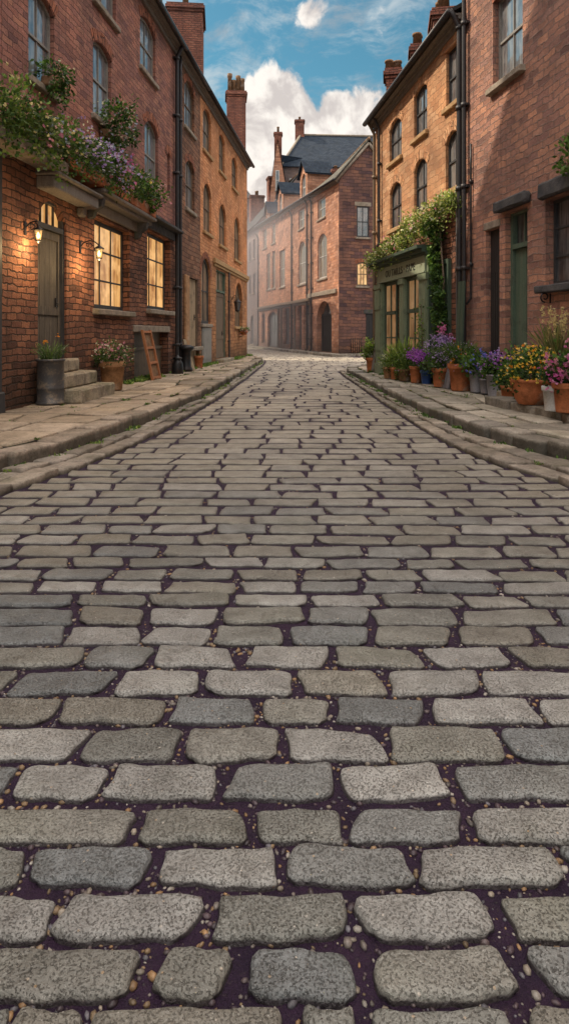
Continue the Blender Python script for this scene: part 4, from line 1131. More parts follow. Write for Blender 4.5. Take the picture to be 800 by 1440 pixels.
mb = MB(); bevbox(mb, LW, Lu(25.2), Lu(33.75), 4.18, 4.38, .003, .12, .02, seg=16); bevbox(mb, LW, Lu(25.3), Lu(33.7), 4.08, 4.178, .003, .06, .01, seg=16); mb.build('string_course', M['stone_ochre'], O)
mb = MB(); bevbox(mb, LW, Lu(25.7), Lu(28.0), .16, .34, -.1, .35, .02, seg=6); mb.build('door_step', M['stone_step'], O)
drainpipe(O, LW, Lu(28.35), PZ, 4.1, 'pipe', .035, .06, bend=False)
p = left_ch(332, 132, 1.0, 0, 0, 0)
chimney(O, (p[0], p[1]), 1.05, 1.2, 10.3, p[2], pots=4, rot=.1, axis='x', poth=1.0)
# unseen block added behind the row to shade the corner house's lower front
WG = Frame((3.3 - .968 * 7.0, 39.0 - .25 * 7.0), (-7.0, 27.0), (27.0, 7.0))
mb = MB(); wh = [(7.2 + k * 3.4, 8.3 + k * 3.4, z, z + 1.8, .3) for k in range(4) for z in (1.6, 5.2, 8.6)]
wall_holes(mb, WG, 6, 21, 0, 12.4, wh)
for (u_, e_) in ((6, 1), (21, -1)): mb.add([WG(u_, 0, 0), WG(u_, -7, 0), WG(u_, -7, 12.4), WG(u_, -3.5, 15.2), WG(u_, 0, 12.4)], [(0, 1, 2, 3, 4)], [[(0, 0), (7, 0), (7, 12.4), (3.5, 15.2), (0, 12.4)]])
mb.quad(WG(6, -7, 0), WG(21, -7, 0), WG(21, -7, 12.4), WG(6, -7, 12.4))
mb.build('shade_block_wall', M['brick_sun_orange'], O)
mb = MB()
for (w_, w2) in ((.3, -3.5), (-7.3, -3.5)): mb.add([WG(5.8, w_, 12.25), WG(21.2, w_, 12.25), WG(21.2, w2, 15.35), WG(5.8, w2, 15.35)], [(0, 1, 2, 3)], [[(0, 0), (21, 0), (21, 5), (0, 5)]])
mb.build('shade_block_roof', M['slate_dark'], O)
for h in wh: window(O, WG, *h, cols=2, rows=2, fm='frame_brown', gm='glass_warm', head=None, sill='stone_ochre', rec=.1)  # windows of the added unseen block
# near neighbour, mostly outside the frame
N_u0, N_u1 = Lu(-6), Lu(9.85)
nw = [(Lu(y), Lu(y + 1.4), z, z + 1.7, .2) for y in (-3, 1.5, 6) for z in (5.6, 8.3)] + [(Lu(y), Lu(y + 1.8), 1.9, 3.8, 0) for y in (-3.5, 1.5)]
NN = house('brick_house', 'near red brick house at the left edge with grey painted door surround', LW, N_u0, N_u1, 10.32, 8.5, 3.2, nw, 'brick_red', 'slate_dark', group='brick houses along the left side')
for h in nw: window(NN, LW, *h, cols=2, rows=2, head='arch' if h[4] else 'lintel', **sashes)
mb = MB(); bevbox(mb, LW, Lu(9.3), Lu(9.78), .18, 4.1, .003, .06, .02, seg=3); bevbox(mb, LW, Lu(9.25), Lu(9.82), .17, .5, .003, .09, .02, seg=3); bevbox(mb, LW, Lu(9.25), Lu(9.82), 4.102, 4.3, .003, .12, .02, seg=3)
mb.build('pilaster', M['frame_dark'], NN)

# --- steps of the red house
t = thing('stone_steps', 'worn stone steps up to the weathered plank door', 'steps', Vector(LW(Lu(11.6), .4, PZ)))
for (w1, ya, yb, z0, z1) in ((.78, 10.98, 12.62, PZ - .03, .44), (.52, 10.96, 12.36, .442, .69), (.27, 10.94, 12.14, .692, .925)):
    mb = MB(); ym = (ya + yb) / 2 + .1
    bevbox(mb, LW, Lu(ya), Lu(ym), z0, z1 - .002, .006, w1, .03, seg=5, jit=.007); bevbox(mb, LW, Lu(ym + .012), Lu(yb), z0, z1, .006, w1 - .01, .03, seg=5, jit=.007)
    mb.build('step', M['stone_step'], t)

lantern('lit lantern on a scrolled bracket to the left of the weathered door', LW, Lu(10.55), 3.12, .24, power=36, scale=.75)
lantern('lit lantern on a long scrolled arm between the door and the nine-pane window', LW, Lu(12.72), 3.10, .40, scale=.82, power=40)
lantern('small unlit black lantern on the ochre house', LW, Lu(29.1), 2.85, .3, lit=False, scale=1.6)

# ================================================================== RIGHT ROW
D_u0, D_u1 = Ru(13.9), Ru(20.25)
dw = [(Ru(17.85), Ru(18.9), 6.38, 7.55, .25), (Ru(16.0), Ru(16.9), 6.5, 7.75, .14), (Ru(14.12), Ru(14.85), 6.6, 7.9, 0),
      (Ru(17.85), Ru(18.85), 4.42, 5.72, .25), (Ru(16.0), Ru(16.9), 4.5, 5.88, .25), (Ru(14.12), Ru(14.88), 4.68, 5.98, .22)]
vent = (Ru(14.02), Ru(14.32), 3.2, 3.62, 0, .3)
D = house('brick_house', 'sunlit golden stone house above the green shop with tall sash windows', RW, D_u0, D_u1, 8.48, 7.0, 2.2, dw + [vent], 'brick_gold', 'slate_dark', eave1=8.12, overend=(0, .1), group='brick houses along the right side',
          lower=(4.2, 'brick_lower', 'darker rough stone of the ground floor'))
for i, h in enumerate(dw): window(D, RW, *h, cols=2, rows=2, fm='frame_dark', gm='glass_pale', head='arch' if h[4] else 'lintel', hm='brick_gold', sill='stone_ochre', rec=.07, ft=.05, bar=.03)
mb = MB(); bx(mb, RW, vent[0], vent[1], vent[2], vent[3], -.29, -.26); mb.build('vent', M['door_black'], D)
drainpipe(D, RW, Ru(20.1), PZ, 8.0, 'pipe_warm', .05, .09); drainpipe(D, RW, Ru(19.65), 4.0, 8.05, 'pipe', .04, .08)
drainpipe(D, RW, Ru(13.93), PZ, 8.4, 'pipe', .06, .10)
def right_ch(px, py_top, off):
    a = (px - CX) / F; Y = (6.14 + off) / (a + .161); return (a * Y, Y, H + (CY - py_top) * Y / F)
for (px, py, off, sx, sy, n) in ((553, 100, .55, .45, .6, 3), (588, 66, .9, .4, .55, 2), (622, 22, 1.0, .55, 1.0, 4)):
    p = right_ch(px, py, off); chimney(D, (p[0], p[1]), sx, sy, 8.2, p[2], pots=n, rot=-.16, axis='x' if n == 3 else 'y', poth=.38)

# --- shop front
SF = MB(); s0, s1 = Ru(15.30), Ru(19.35); ps = .28
shop = MB()
def sh(mb, ua, ub, za, zb, w0, w1): bx(mb, RW, ua, ub, za, zb, w0, w1)
sh(shop, s0, s1, .16, .62, .003, ps - .02)                      # stall riser
sh(shop, s0 + .01, s1 - .01, 2.86, 3.28, .003, ps - .03)
shopo = shop.build('shop_front', M['shop_green'], D)
shopo['label'] = 'projecting green wooden shop front under a leafy cornice'
L = s1 - s0
def seg(a, b): return s0 + L * a, s0 + L * b                     # 0 near end, 1 far end
pil = [(0, .13), (.40, .48), (.86, 1.0)]
for (a, b) in pil:
    mb = MB(); ua, ub = seg(a, b); wide = b - a > .1
    sh(mb, ua + .004, ub - .004, .17, 2.84, .004, ps + .01)
    sh(mb, ua + .05, ub - .05, .9, 2.6, ps + .0105, ps + .032) if wide else None
    sh(mb, ua - .02, ub + .02, .165, .5, .005, ps + .04); sh(mb, ua - .02, ub + .02, 2.70, 2.842, .005, ps + .05)
    if (a, b) == pil[2]: sh(mb, ua + .06, ub - .06, 2.1, 2.66, ps + .033, ps + .06)
    mb.build('pilaster', M['shop_green'], shopo)
mb = MB()                                                       # cornice
for (za, zb, w) in ((3.28, 3.34, .34), (3.342, 3.42, .44), (3.422, 3.50, .56)): sh(mb, s0 - .06, s1 + .06, za, zb, .006, w)
mb.build('cornice', M['shop_dark'], shopo)
mb = MB(); ua, ub = seg(.03, .93); sh(mb, ua, ub, 2.88, 3.25, ps - .028, ps + .02)
for (za, zb) in ((2.865, 2.90), (3.235, 3.27)): sh(mb, ua - .02, ub + .02, za, zb, ps - .02, ps + .045)
sb = mb.build('sign_board', M['sign'], shopo)
tc = bpy.data.curves.new('sign_lettering', 'FONT'); tc.body = 'OU TAILLS · PAPE'; tc.size = .27; tc.extrude = .006; tc.align_x = 'CENTER'; tc.align_y = 'CENTER'; tc.space_character = 1.12
to = bpy.data.objects.new('tmp', tc); COL.objects.link(to)
dg = bpy.context.evaluated_depsgraph_get(); me = bpy.data.meshes.new_from_object(to.evaluated_get(dg)); bpy.data.objects.remove(to)
um = (ua + ub) / 2 - .05
Mx = Matrix((( -RW.d.x, 0, RW.n.x, 0), (-RW.d.y, 0, RW.n.y, 0), (0, 1, 0, 0), (0, 0, 0, 1)))
pos = Vector(RW(um, ps + .024, 3.065)); me.transform(Matrix.Translation(pos - wloc(shopo)) @ Mx)
me.materials.clear(); me.materials.append(M['letter']); me.name = 'lettering'
lo = bpy.data.objects.new('lettering', me); COL.objects.link(lo); lo.parent = shopo
# display windows and the recessed door between them
def shopwin(a, b, rec, rows, zb=2.84, z0=.63, par=shopo):
    mb = MB(); ua, ub = seg(a, b); w1 = ps - .04 - rec; w0 = w1 - .05; ft = .07
    sh(mb, ua, ua + ft, z0, zb, w0, w1); sh(mb, ub - ft, ub, z0, zb, w0, w1); sh(mb, ua + ft, ub - ft, z0, z0 + .09, w0, w1); sh(mb, ua + ft, ub - ft, zb - .08, zb, w0, w1)
    um_ = (ua + ub) / 2
    sh(mb, ua + ft, ub - ft, 1.92, 2.02, w0, w1 + .03)
    sh(mb, um_ - .02, um_ + .02, z0 + .09, zb - .08, w0 + .01, w1 - .006)
    if rows > 2: sh(mb, ua + ft, ub - ft, 1.25, 1.29, w0 + .01, w1 - .005)
    mb.build('display_window', M['shop_dark'], par)
    g_ = MB(); wp = w0 + .012; g_.add([RW(ua, wp, z0), RW(ub, wp, z0), RW(ub, wp, zb), RW(ua, wp, zb)], [(0, 1, 2, 3)], [[(ua, z0), (ub, z0), (ub, zb), (ua, zb)]])
    g_.build('display_pane', M['glass_shop'], par)
shopwin(.14, .395, .05, 3); shopwin(.60, .855, .05, 3)
mb = MB(); ua, ub = seg(.482, .598)
sh(mb, ua, ub, .17, 2.84, .004, .03); sh(mb, ua + .08, ub - .08, .4, 1.1, .031, .05); sh(mb, ua + .08, ub - .08, 1.3, 2.2, .031, .045); mb.build('shop_door', M['shop_dark'], shopo)
# glazed return at the near end
mb = MB(); SW = Frame(RW(s0, 0, 0)[:2], tuple(RW.n)[:2], tuple(-RW.d)[:2])
for (a, b, za, zb) in ((0.0, .05, .16, 2.86), (ps - .075, ps - .03, .16, 2.86), (.05, ps - .075, 2.72, 2.86), (.05, ps - .075, .16, .7), (.05, ps - .075, 1.92, 1.98)): bx(mb, SW, a, b, za, zb, .003, .04)
mb.build('return_window', M['shop_dark'], shopo)
g_ = MB(); g_.add([SW(.04, .02, .6), SW(ps - .06, .02, .6), SW(ps - .06, .02, 2.8), SW(.04, .02, 2.8)], [(0, 1, 2, 3)]); g_.build('return_pane', M['glass_pale'], shopo)
# flush window between the shop and the drainpipe, behind the ivy
mb = MB(); bx(mb, RW, Ru(14.55), Ru(15.26), .62, 3.1, .003, .05)
for (a, b, za, zb) in ((14.55, 14.62, .62, 3.1), (15.19, 15.26, .62, 3.1), (14.62, 15.19, 1.9, 2.0), (14.62, 15.19, 3.0, 3.1)): bx(mb, RW, Ru(a), Ru(b), za, zb, .0505, .085)
mb.build('side_panel', M['shop_dark'], D)
mb = MB()
for k in range(3): bx(mb, RW, Ru(13.72) + k * .085, Ru(13.72) + k * .085 + .078, .3, 2.35, .05, .085)
# --- near right house
C_u0, C_u1 = Ru(-5), Ru(13.88)
cw = {'top': (Ru(11.52), Ru(12.62), 6.22, 7.95, .0), 'low': (Ru(9.45), Ru(10.8), 2.2, 3.64, 0), 'off1': (Ru(7.2), Ru(8.6), 6.2, 7.95, 0), 'off2': (Ru(3), Ru(4.4), 6.2, 7.95, 0), 'off3': (Ru(4.2), Ru(5.6), 2.2, 3.64, 0)}
cd = (Ru(11.36), Ru(12.14), .34, 3.66, 0, .3); cp = (Ru(12.36), Ru(12.92), .2, 3.46, 0, .14)
C = house('brick_house', 'near plum brick house on the right with a faded green door', RW, C_u0, C_u1, 11.2, 8.0, 3.0, list(cw.values()) + [cd, cp], 'brick_near', 'slate_dark', group='brick houses along the right side')
window(C, RW, *cw['top'], cols=2, rows=2, fm='frame_grey', gm='glass_pale', head='arch', rec=.12, hm='arch', label='large upper sash window', sillw=.12)
window(C, RW, *cw['low'], cols=2, rows=3, fm='frame_dark', gm='glass_dark', head=None, rec=.15, sash=False, sill='stone_dark', label='dark ground floor window with lace curtain', sillw=.16, bar=.03)
for k in ('off1', 'off2', 'off3'): window(C, RW, *cw[k], cols=2, rows=2, fm='frame_grey', gm='glass_pale', head='arch', rec=.2)
mb = MB(); bevbox(mb, RW, Ru(9.3), Ru(10.86), 3.65, 3.92, .003, .13, .03, seg=7, jit=.008); mb.build('lintel', M['stone_dark'], C)
mb = MB(); bevbox(mb, RW, Ru(11.22), Ru(12.34), 3.70, 3.90, .003, .17, .03, seg=7, jit=.008); mb.build('door_hood', M['stone_dark'], C)
mb = MB(); bevbox(mb, RW, Ru(12.32), Ru(12.98), 3.465, 3.62, -.03, .02, .015, seg=4, jit=.004); mb.build('lintel', M['stone'], C)
plank_door(C, RW, cd[0], cd[1], .34, 2.98, 'door_green', 'door_green', .17, transom=3.66, gm='glass_dark', planks=5, panel=False, label='faded green plank door', cols=2, handle_u=.15)
mb = MB(); bx(mb, RW, cp[0], cp[1], .2, 3.46, -.135, -.11)
for k in range(5): bx(mb, RW, cp[0] + .03 + k * .1, cp[0] + .11 + k * .1, .2, 2.6, -.109, -.08)
mb.build('passage_door', M['door_black'], C)
mb = MB(); bevbox(mb, RW, cd[0] - .05, cd[1] + .05, .18, .335, -.1, .3, .02, seg=5); mb.build('door_step', M['stone_step'], C)
drainpipe(C, RW, Ru(13.72), PZ, 11.0, 'pipe', .05, .09); drainpipe(C, RW, Ru(13.5), 2.0, 5.4, 'iron', .022, .04, bend=False)
drainpipe(D, RW, Ru(14.06), PZ, 4.4, 'pipe_grey', .04, .08, bend=False)
mb = MB()
sp = [(.10 + .075 * math.cos(a) * (1 - a / 9), 2.0 + .075 * math.sin(a) * (1 - a / 9)) for a in np.linspace(-1.5, 5.5, 18)]
for uu in (Ru(10.65),):
    mb.tube([RW(uu, w, z) for w, z in sp], .014, 6); mb.tube([RW(uu, .003, 1.9), RW(uu, .003, 2.06)], .016, 6)
mb.build('sill_bracket', M['iron'], C)
# raised landing in front of the near right house
mb = MB(); y = 8.2
while y < 10.7:
    y2 = y + random.uniform(.6, .9)
    q = [np.array(RW(Ru(a), b, 0)[:2]) for a, b in ((y + .01, .02), (y + .01, .5), (y2 - .01, .5), (y2 - .01, .02))]
    ar = sum(q[a][0] * q[(a + 1) % 4][1] - q[(a + 1) % 4][0] * q[a][1] for a in range(4)); q = q if ar > 0 else q[::-1]
    slab(mb, q, .325, .1, .02, fcol(), sub=4)
    q = [np.array(RW(Ru(a), b, 0)[:2]) for a, b in ((y + .01, .515), (y + .01, .98), (y2 - .01, .98), (y2 - .01, .515))]
    q = q if ar > 0 else q[::-1]
    slab(mb, q, .32, .1, .025, fcol(), sub=4); y = y2
struct(mb.build('door_landing', M['kerb']))

# ================================================================== FAR HOUSES
def f_y2u(Y): return (Y - 39.0) / 27.0 * math.hypot(7, 27)
def fw(ya, yb, z0, z1, r=0, d=.24): return (f_y2u(min(ya, yb)), f_y2u(max(ya, yb)), z0, z1, r, d)
ffw = [fw(41.5, 43.1, 9.0, 10.35), fw(46.2, 47.7, 9.1, 10.5), fw(41.2, 43.1, 5.0, 7.95, .5), fw(45.7, 47.8, 5.0, 8.1, .9), fw(51.6, 53.3, 5.2, 8.2), fw(56.6, 57.9, 5.3, 8.5), fw(54.8, 55.9, 5.3, 8.5), fw(54.7, 56.0, 9.2, 10.9), fw(57.9, 59.4, 9.2, 10.9)]
fdoor = fw(40.3, 43.3, .16, 3.5, 1.0, .5); fsh = [fw(44.9, 46.4, .5, 3.4), fw(46.9, 48.0, .16, 3.4, 0, .3), fw(50.2, 52.0, .5, 3.4), fw(54.0, 57.6, .16, 3.3, .5, .3), fw(58.6, 60, .5, 3.2)]
FU1 = f_y2u(61.3)
FH = house('corner_house', 'salmon brick corner house with dormers where the street bends', FW, 0, FU1, 10.9, 3.8, 1.5, ffw + [fdoor] + fsh, 'brick_far', 'slate_warm', eave1=11.75, over=.35, overend=(.25, 0), rfall=(13.0, .3))
for h in ffw: window(FH, FW, *h[:5], cols=2, rows=2, fm='frame_white', gm='glass_warm', head='arch' if h[4] else 'lintel', hm='brick_far', rec=.1, ft=.09, bar=.04)
for h in fsh: window(FH, FW, *h[:5], cols=2, rows=2, fm='frame_dark', gm='glass_dark', sill=None, rec=.2, ft=.12, bar=.05)
plank_door(FH, FW, fdoor[0], fdoor[1], .16, 2.6, 'door_black', 'frame_dark', .4, transom=3.5, gm='glass_dark', planks=6, label='dark arched entrance', cols=3)
mb = MB(); bevbox(mb, FW, .3, 6.3, 3.85, 4.15, .004, .14, .03, seg=8); mb.build('string_course', M['stone'], FH)
mb = MB(); bevbox(mb, FW, f_y2u(44.6), f_y2u(61), 3.62, 3.85, .004, .22, .03, seg=14); bevbox(mb, FW, f_y2u(44.6), f_y2u(61), 3.45, 3.618, .004, .10, .02, seg=14); mb.build('shop_fascia', M['frame_brown'], FH)
for Yp in (44.2, 45.2, 49.2, 61.0): drainpipe(FH, FW, f_y2u(Yp), .15, 10.8, 'pipe', .07, .12)
for Yp in (48.6, 52.6, 53.6): 
    mb = MB(); bx(mb, FW, f_y2u(Yp) - .15, f_y2u(Yp) + .15, .16, 3.45, .004, .10); mb.build('pilaster', M['frame_brown'], FH)
# side wall overlay with its own windows (a skin 6 cm proud of the gable)
sw = [(4.35 - 3.2, 5.08 - 3.2, 4.3, 5.75, .12), (1.15, 1.95, 7.3, 9.2, 0), (1.75, 3.2, .16, 2.6, 0), (.75, 1.45, .2, 1.05, 0)]
mb = MB(); wall_holes(mb, FS, .0, 3.8, .0, 10.75, sw, .05, w=.06)
mb.add([FS(0, .06, 10.75), FS(3.8, .06, 10.75), FS(1.9, .06, 12.9)], [(0, 1, 2)], [[(0, 10.75), (3.8, 10.75), (1.9, 12.9)]])
mb.quad(FS(0, 0, 0), FS(0, .06, 0), FS(0, .06, 10.8), FS(0, 0, 10.8))
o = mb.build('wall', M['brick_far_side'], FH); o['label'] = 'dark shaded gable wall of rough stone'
window(FH, FS, *sw[0], cols=3, rows=2, fm='frame_brown', gm='glass_lit', head='arch', rec=.02, ft=.07, bar=.05, w=.06, sash=False, label='lamplit window in the gable wall')
window(FH, FS, *sw[1], cols=2, rows=2, fm='frame_dark', gm='glass_dark', head='lintel', rec=.02, ft=.07, w=.06, bar=.05)
mb = MB(); bx(mb, FS, 1.75, 3.2, .16, 2.6, .005, .03)
for k in range(7): bx(mb, FS, 1.78 + k * .2, 1.95 + k * .2, .2, 2.55, .031, .045)
mb.build('door', M['door_black'], FH)
mb = MB(); bx(mb, FS, 1.6, 3.3, 2.6, 2.85, .061, .1); mb.build('door_lintel', M['stone_dark'], FH)
mb = MB()
for k in range(6): mb.tube([FS(.78 + k * .13, .085, .16), FS(.78 + k * .13, .085, 1.1)], .022, 6)
mb.build('railing', M['iron'], FH)
# verge stones along the gable
mb = MB()
for s_ in (0, 1):
    a = FS(-.25 if s_ == 0 else 4.05, .12, 10.62); b = FS(1.9, .12, 13.12)
    mb.tube([a, b], .1, 6)
mb.build('verge', M['stone'], FH)
def dormer(par, Y, wid, z0, zt, label=None):
    u = f_y2u(Y); mb = MB(); W = FW; hw = wid / 2; zs = zt - .9
    w0 = -.15; back = -2.2
    wall_holes(mb, W, u - hw, u + hw, z0, zs, [(u - hw * .55, u + hw * .55, z0 + .35, zs - .02, .35)], .2, w=w0)
    mb.add([W(u - hw, w0, zs), W(u + hw, w0, zs), W(u, w0, zt)], [(0, 1, 2)], [[(u - hw, zs), (u + hw, zs), (u, zt)]])
    for s_ in (-1, 1): mb.quad(W(u + s_ * hw, w0, z0), W(u + s_ * hw, back, z0), W(u + s_ * hw, back, zs), W(u + s_ * hw, w0, zs))
    d = mb.build('dormer', M['brick_far'], par)
    rb = MB()
    for s_ in (-1, 1):
        a, b = W(u + s_ * (hw + .18), w0 + .2, zs - .14), W(u, w0 + .2, zt + .1); c_, d_ = W(u, back, zt + .1), W(u + s_ * (hw + .18), back, zs - .14)
        rb.add([a, b, c_, d_], [(0, 1, 2, 3)], [[(0, 0), (0, 1.4), (3.4, 1.4), (3.4, 0)]])
        a2, b2 = [(p[0], p[1], p[2] - .1) for p in (a, b)]; rb.add([a, b, b2, a2], [(0, 1, 2, 3)])
        rb.add([a2, b2, (c_[0], c_[1], c_[2] - .1), (d_[0], d_[1], d_[2] - .1)], [(0, 1, 2, 3)])
    rb.build('dormer_roof', M['slate'], d)
    fb = MB(); gb = MB()
    ua, ub, za, zb = u - hw * .55, u + hw * .55, z0 + .35, zs - .02
    for (a, b, c_, e_) in ((ua, ua + .1, za, zb), (ub - .1, ub, za, zb), (ua + .1, ub - .1, (za + zb) / 2 - .05, (za + zb) / 2 + .05), (u - .03, u + .03, za, zb)): bx(fb, W, a, b, c_, e_, w0 - .16, w0 - .1)
    fb.build('dormer_frame', M['frame_white'], d)
    gb.add([W(ua, w0 - .15, za), W(ub, w0 - .15, za), W(ub, w0 - .15, zb), W(ua, w0 - .15, zb)], [(0, 1, 2, 3)]); gb.build('dormer_pane', M['glass_pale'], d)
dormer(FH, 46.9, 1.9, 10.85, 14.0); dormer(FH, 53.6, 1.8, 11.2, 14.0); dormer(FH, 58.2, 1.3, 11.5, 13.3)
q = FW(f_y2u(46.0), -2.3, 0); chimney(FH, q[:2], .6, .5, 11.0, 13.3, pots=1, poth=.3, rot=.25)

# tall slate-roofed house behind
def block_house(name, label, W, u0, u1, depth, eave, hip, ridge, wm, rm, inset=2.5, gable_end=False, group=None):
    base = thing(name, label, 'house', Vector(W((u0 + u1) / 2, -depth / 2, 0)), group)
    mb = MB(); bx(mb, W, u0, u1, 0, eave, -depth, 0); mb.build('wall', M[wm], base)
    rb = MB(); o = .3; e = eave - .05
    A_ = [W(u0 - o, o, e), W(u1 + o, o, e), W(u1 + o, -depth - o, e), W(u0 - o, -depth - o, e)]
    r0, r1 = W(u0 + inset, -depth / 2, ridge), W(u1 - inset, -depth / 2, ridge)
    Ls = math.hypot(depth / 2 + o, ridge - e)
    rb.add([A_[0], A_[1], r1, r0], [(0, 1, 2, 3)], [[(u0, 0), (u1, 0), (u1 - inset, Ls), (u0 + inset, Ls)]])
    rb.add([A_[2], A_[3], r0, r1], [(0, 1, 2, 3)], [[(u1, 0), (u0, 0), (u0 + inset, Ls), (u1 - inset, Ls)]])
    rb.add([A_[3], A_[0], r0], [(0, 1, 2)], [[(0, 0), (depth, 0), (depth / 2, Ls)]]); rb.add([A_[1], A_[2], r1], [(0, 1, 2)], [[(0, 0), (depth, 0), (depth / 2, Ls)]])
    rb.add(A_, [(0, 1, 2, 3)])
    rb.build('roof', M[rm], base)
    return base
GW = Frame((0, 66.0), (1, .06), (.06, -1))
G = block_house('slate_roof_house', 'tall house under a big blue slate hipped roof behind the corner house', GW, -.1, 13, 10, 18.6, True, 23.4, 'brick_grey', 'slate', inset=2.2)
rg = MB(); rg.tube([GW(2.1, -5, 23.45), GW(10.8, -5, 23.45)], .14, 8); rg.tube([GW(-.4, .3, 18.6), GW(2.1, -5, 23.45)], .13, 8); rg.build('ridge', M['stone'], G)
chimney(G, GW(2.0, -5.2, 0)[:2], 1.0, .9, 21, 25.1, pots=1, poth=.5)
h = (.5, 1.4, 15.2, 17.4, .0); window(G, GW, *h, cols=2, rows=2, fm='frame_white', gm='glass_pale', rec=-.06, ft=.1, sill='stone')
# gabled house to its left
HW = Frame((-1.35, 63.6), (1, .05), (.05, -1))
gz = thing('gabled_house', 'narrow pale stone gabled house left of the blue slate roof', 'house', Vector(HW(.9, -3, 0)))
mb = MB(); bx(mb, HW, 0, 1.5, 0, 16.0, -7, 0); mb.add([HW(0, 0, 16), HW(1.5, 0, 16), HW(.65, 0, 20.6)], [(0, 1, 2)], [[(0, 16), (1.5, 16), (.65, 20.6)]]); mb.build('wall', M['brick_far'], gz)
rb = MB()
for (uu, s_) in ((0, -1), (1.5, 1)):
    rb.add([HW(uu + s_ * .12, .1, 15.8), HW(.65, .1, 20.8), HW(.65, -7, 20.8), HW(uu + s_ * .12, -7, 15.8)], [(0, 1, 2, 3)], [[(0, 0), (0, 5), (7, 5), (7, 0)]])
rb.add([HW(.65, -2, 19.8), HW(3.4, -3.4, 19.8), HW(3.0, -3.4, 17.5), HW(.65, -2, 17.5)], [(0, 1, 2, 3)])
rb.build('roof', M['slate'], gz)
window(gz, HW, .45, .85, 15.6, 17.6, .15, cols=1, rows=2, fm='frame_white', gm='glass_dark', rec=-.06, ft=.07, sill='stone')
chimney(gz, HW(.75, -.9, 0)[:2], .75, .8, 18.5, 21.6, pots=1, poth=.7)
# terrace beyond, round the bend
TU = f_y2u(61.35)
tw = [(TU + 1.5 + k * 2.1, TU + 2.5 + k * 2.1, z, z + 1.9, 0) for k in range(9) for z in (5.4, 8.8)] + [(TU + 2.2 + k * 4, TU + 3.8 + k * 4, .3, 3.2, .7) for k in range(4)]
T = house('terraced_house', 'grey hazy terrace beyond the corner house', FW, TU, TU + 22, 12.0, 8, 4.8, tw, 'brick_grey', 'slate_dark', over=.3)
for h in tw: window(T, FW, *h, cols=2, rows=2, fm='frame_grey', gm='glass_dark', sill='stone', rec=.15, ft=.1, bar=.05)
for uu in (3.0, 12.0): chimney(T, FW(TU + uu, -2.4, 0)[:2], .9, 1.6, 13.5, 17.2, pots=4, rot=1.8, poth=.6)
JW = Frame((-7.6, 88.0), (1, 0), (0, -1))
J = block_house('distant_house', 'distant grey tower-like house closing the street', JW, 0, 3.0, 6, 20.0, True, 22.4, 'brick_grey', 'slate_dark', inset=1.2)
for z in (6, 10, 14): window(J, JW, 1.4, 2.4, z, z + 2, 0, fm='frame_grey', gm='glass_dark', rec=-.06, ft=.1)
JW2 = Frame((-14.0, 70.0), (1, 0), (0, -1))

# ================================================================== LOOSE THINGS AND PLANTS
def pot_prof(r, h, kind='pot'):
    if kind == 'pot': return [(0, 0), (r * .72, 0), (r * .74, .02), (r * .90, h * .80), (r * .91, h * .80), (r * 1.0, h * .81), (r * 1.02, h * .83), (r * 1.02, h - .012), (r * .99, h), (r * .88, h), (r * .86, h - .06), (0, h - .06)]
    if kind == 'bowl': return [(0, 0), (r * .62, 0), (r * .80, h * .25), (r * .96, h * .62), (r, h * .86), (r * 1.05, h * .88), (r * 1.05, h - .01), (r, h), (r * .9, h), (r * .88, h - .06), (0, h - .06)]
    if kind == 'bucket': return [(0, 0), (r * .78, 0), (r * .80, .03), (r * .79, .035), (r * .97, h - .03), (r * 1.02, h - .028), (r * 1.02, h - .004), (r * .95, h), (r * .93, h - .05), (0, h - .05)]
    if kind == 'drum': return [(0, 0), (r * 1.05, 0), (r * 1.05, .035), (r * .97, .045), (r * .97, h * .33), (r * 1.0, h * .35), (r * .97, h * .37), (r * .97, h * .93), (r * 1.0, h * .94), (r * 1.08, h * .95), (r * 1.08, h), (r * .95, h), (r * .93, h - .05), (0, h - .05)]
soilm = stone_mat('potting_soil', (.02, .014, .01), (.045, .03, .02))
def potted(name, label, px, by, r, h, kind, mat, plant, zb=PZ, group='potted plants against the right side', side=1, wob=.01, xy=None):
    Y = F * (H - zb) / (by - CY); X = (px - CX) * Y / F
    if xy: X, Y = xy
    if side > 0:
        lim = rw(Y) - (.30 if 15.3 < Y < 19.4 else 0) - r * 1.05 - .03; X = min(X, lim)
    else: X = max(X, lw(Y) + r * 1.1 + .03)
    t = thing(name, label, 'potted plant', Vector((X, Y, zb)), group)
    mb = MB(); mb.lathe(pot_prof(r, h, kind), (X, Y, zb + .006), 28, wob=wob); mb.build('pot', M[mat], t)
    sb = MB(); sb.lathe([(r * .9, h - .035), (r * .5, h - .02), (0, h - .015)], (X, Y, zb), 20); sb.build('soil', soilm, t)
    plant(t, (X, Y, zb + h), r)
    return t
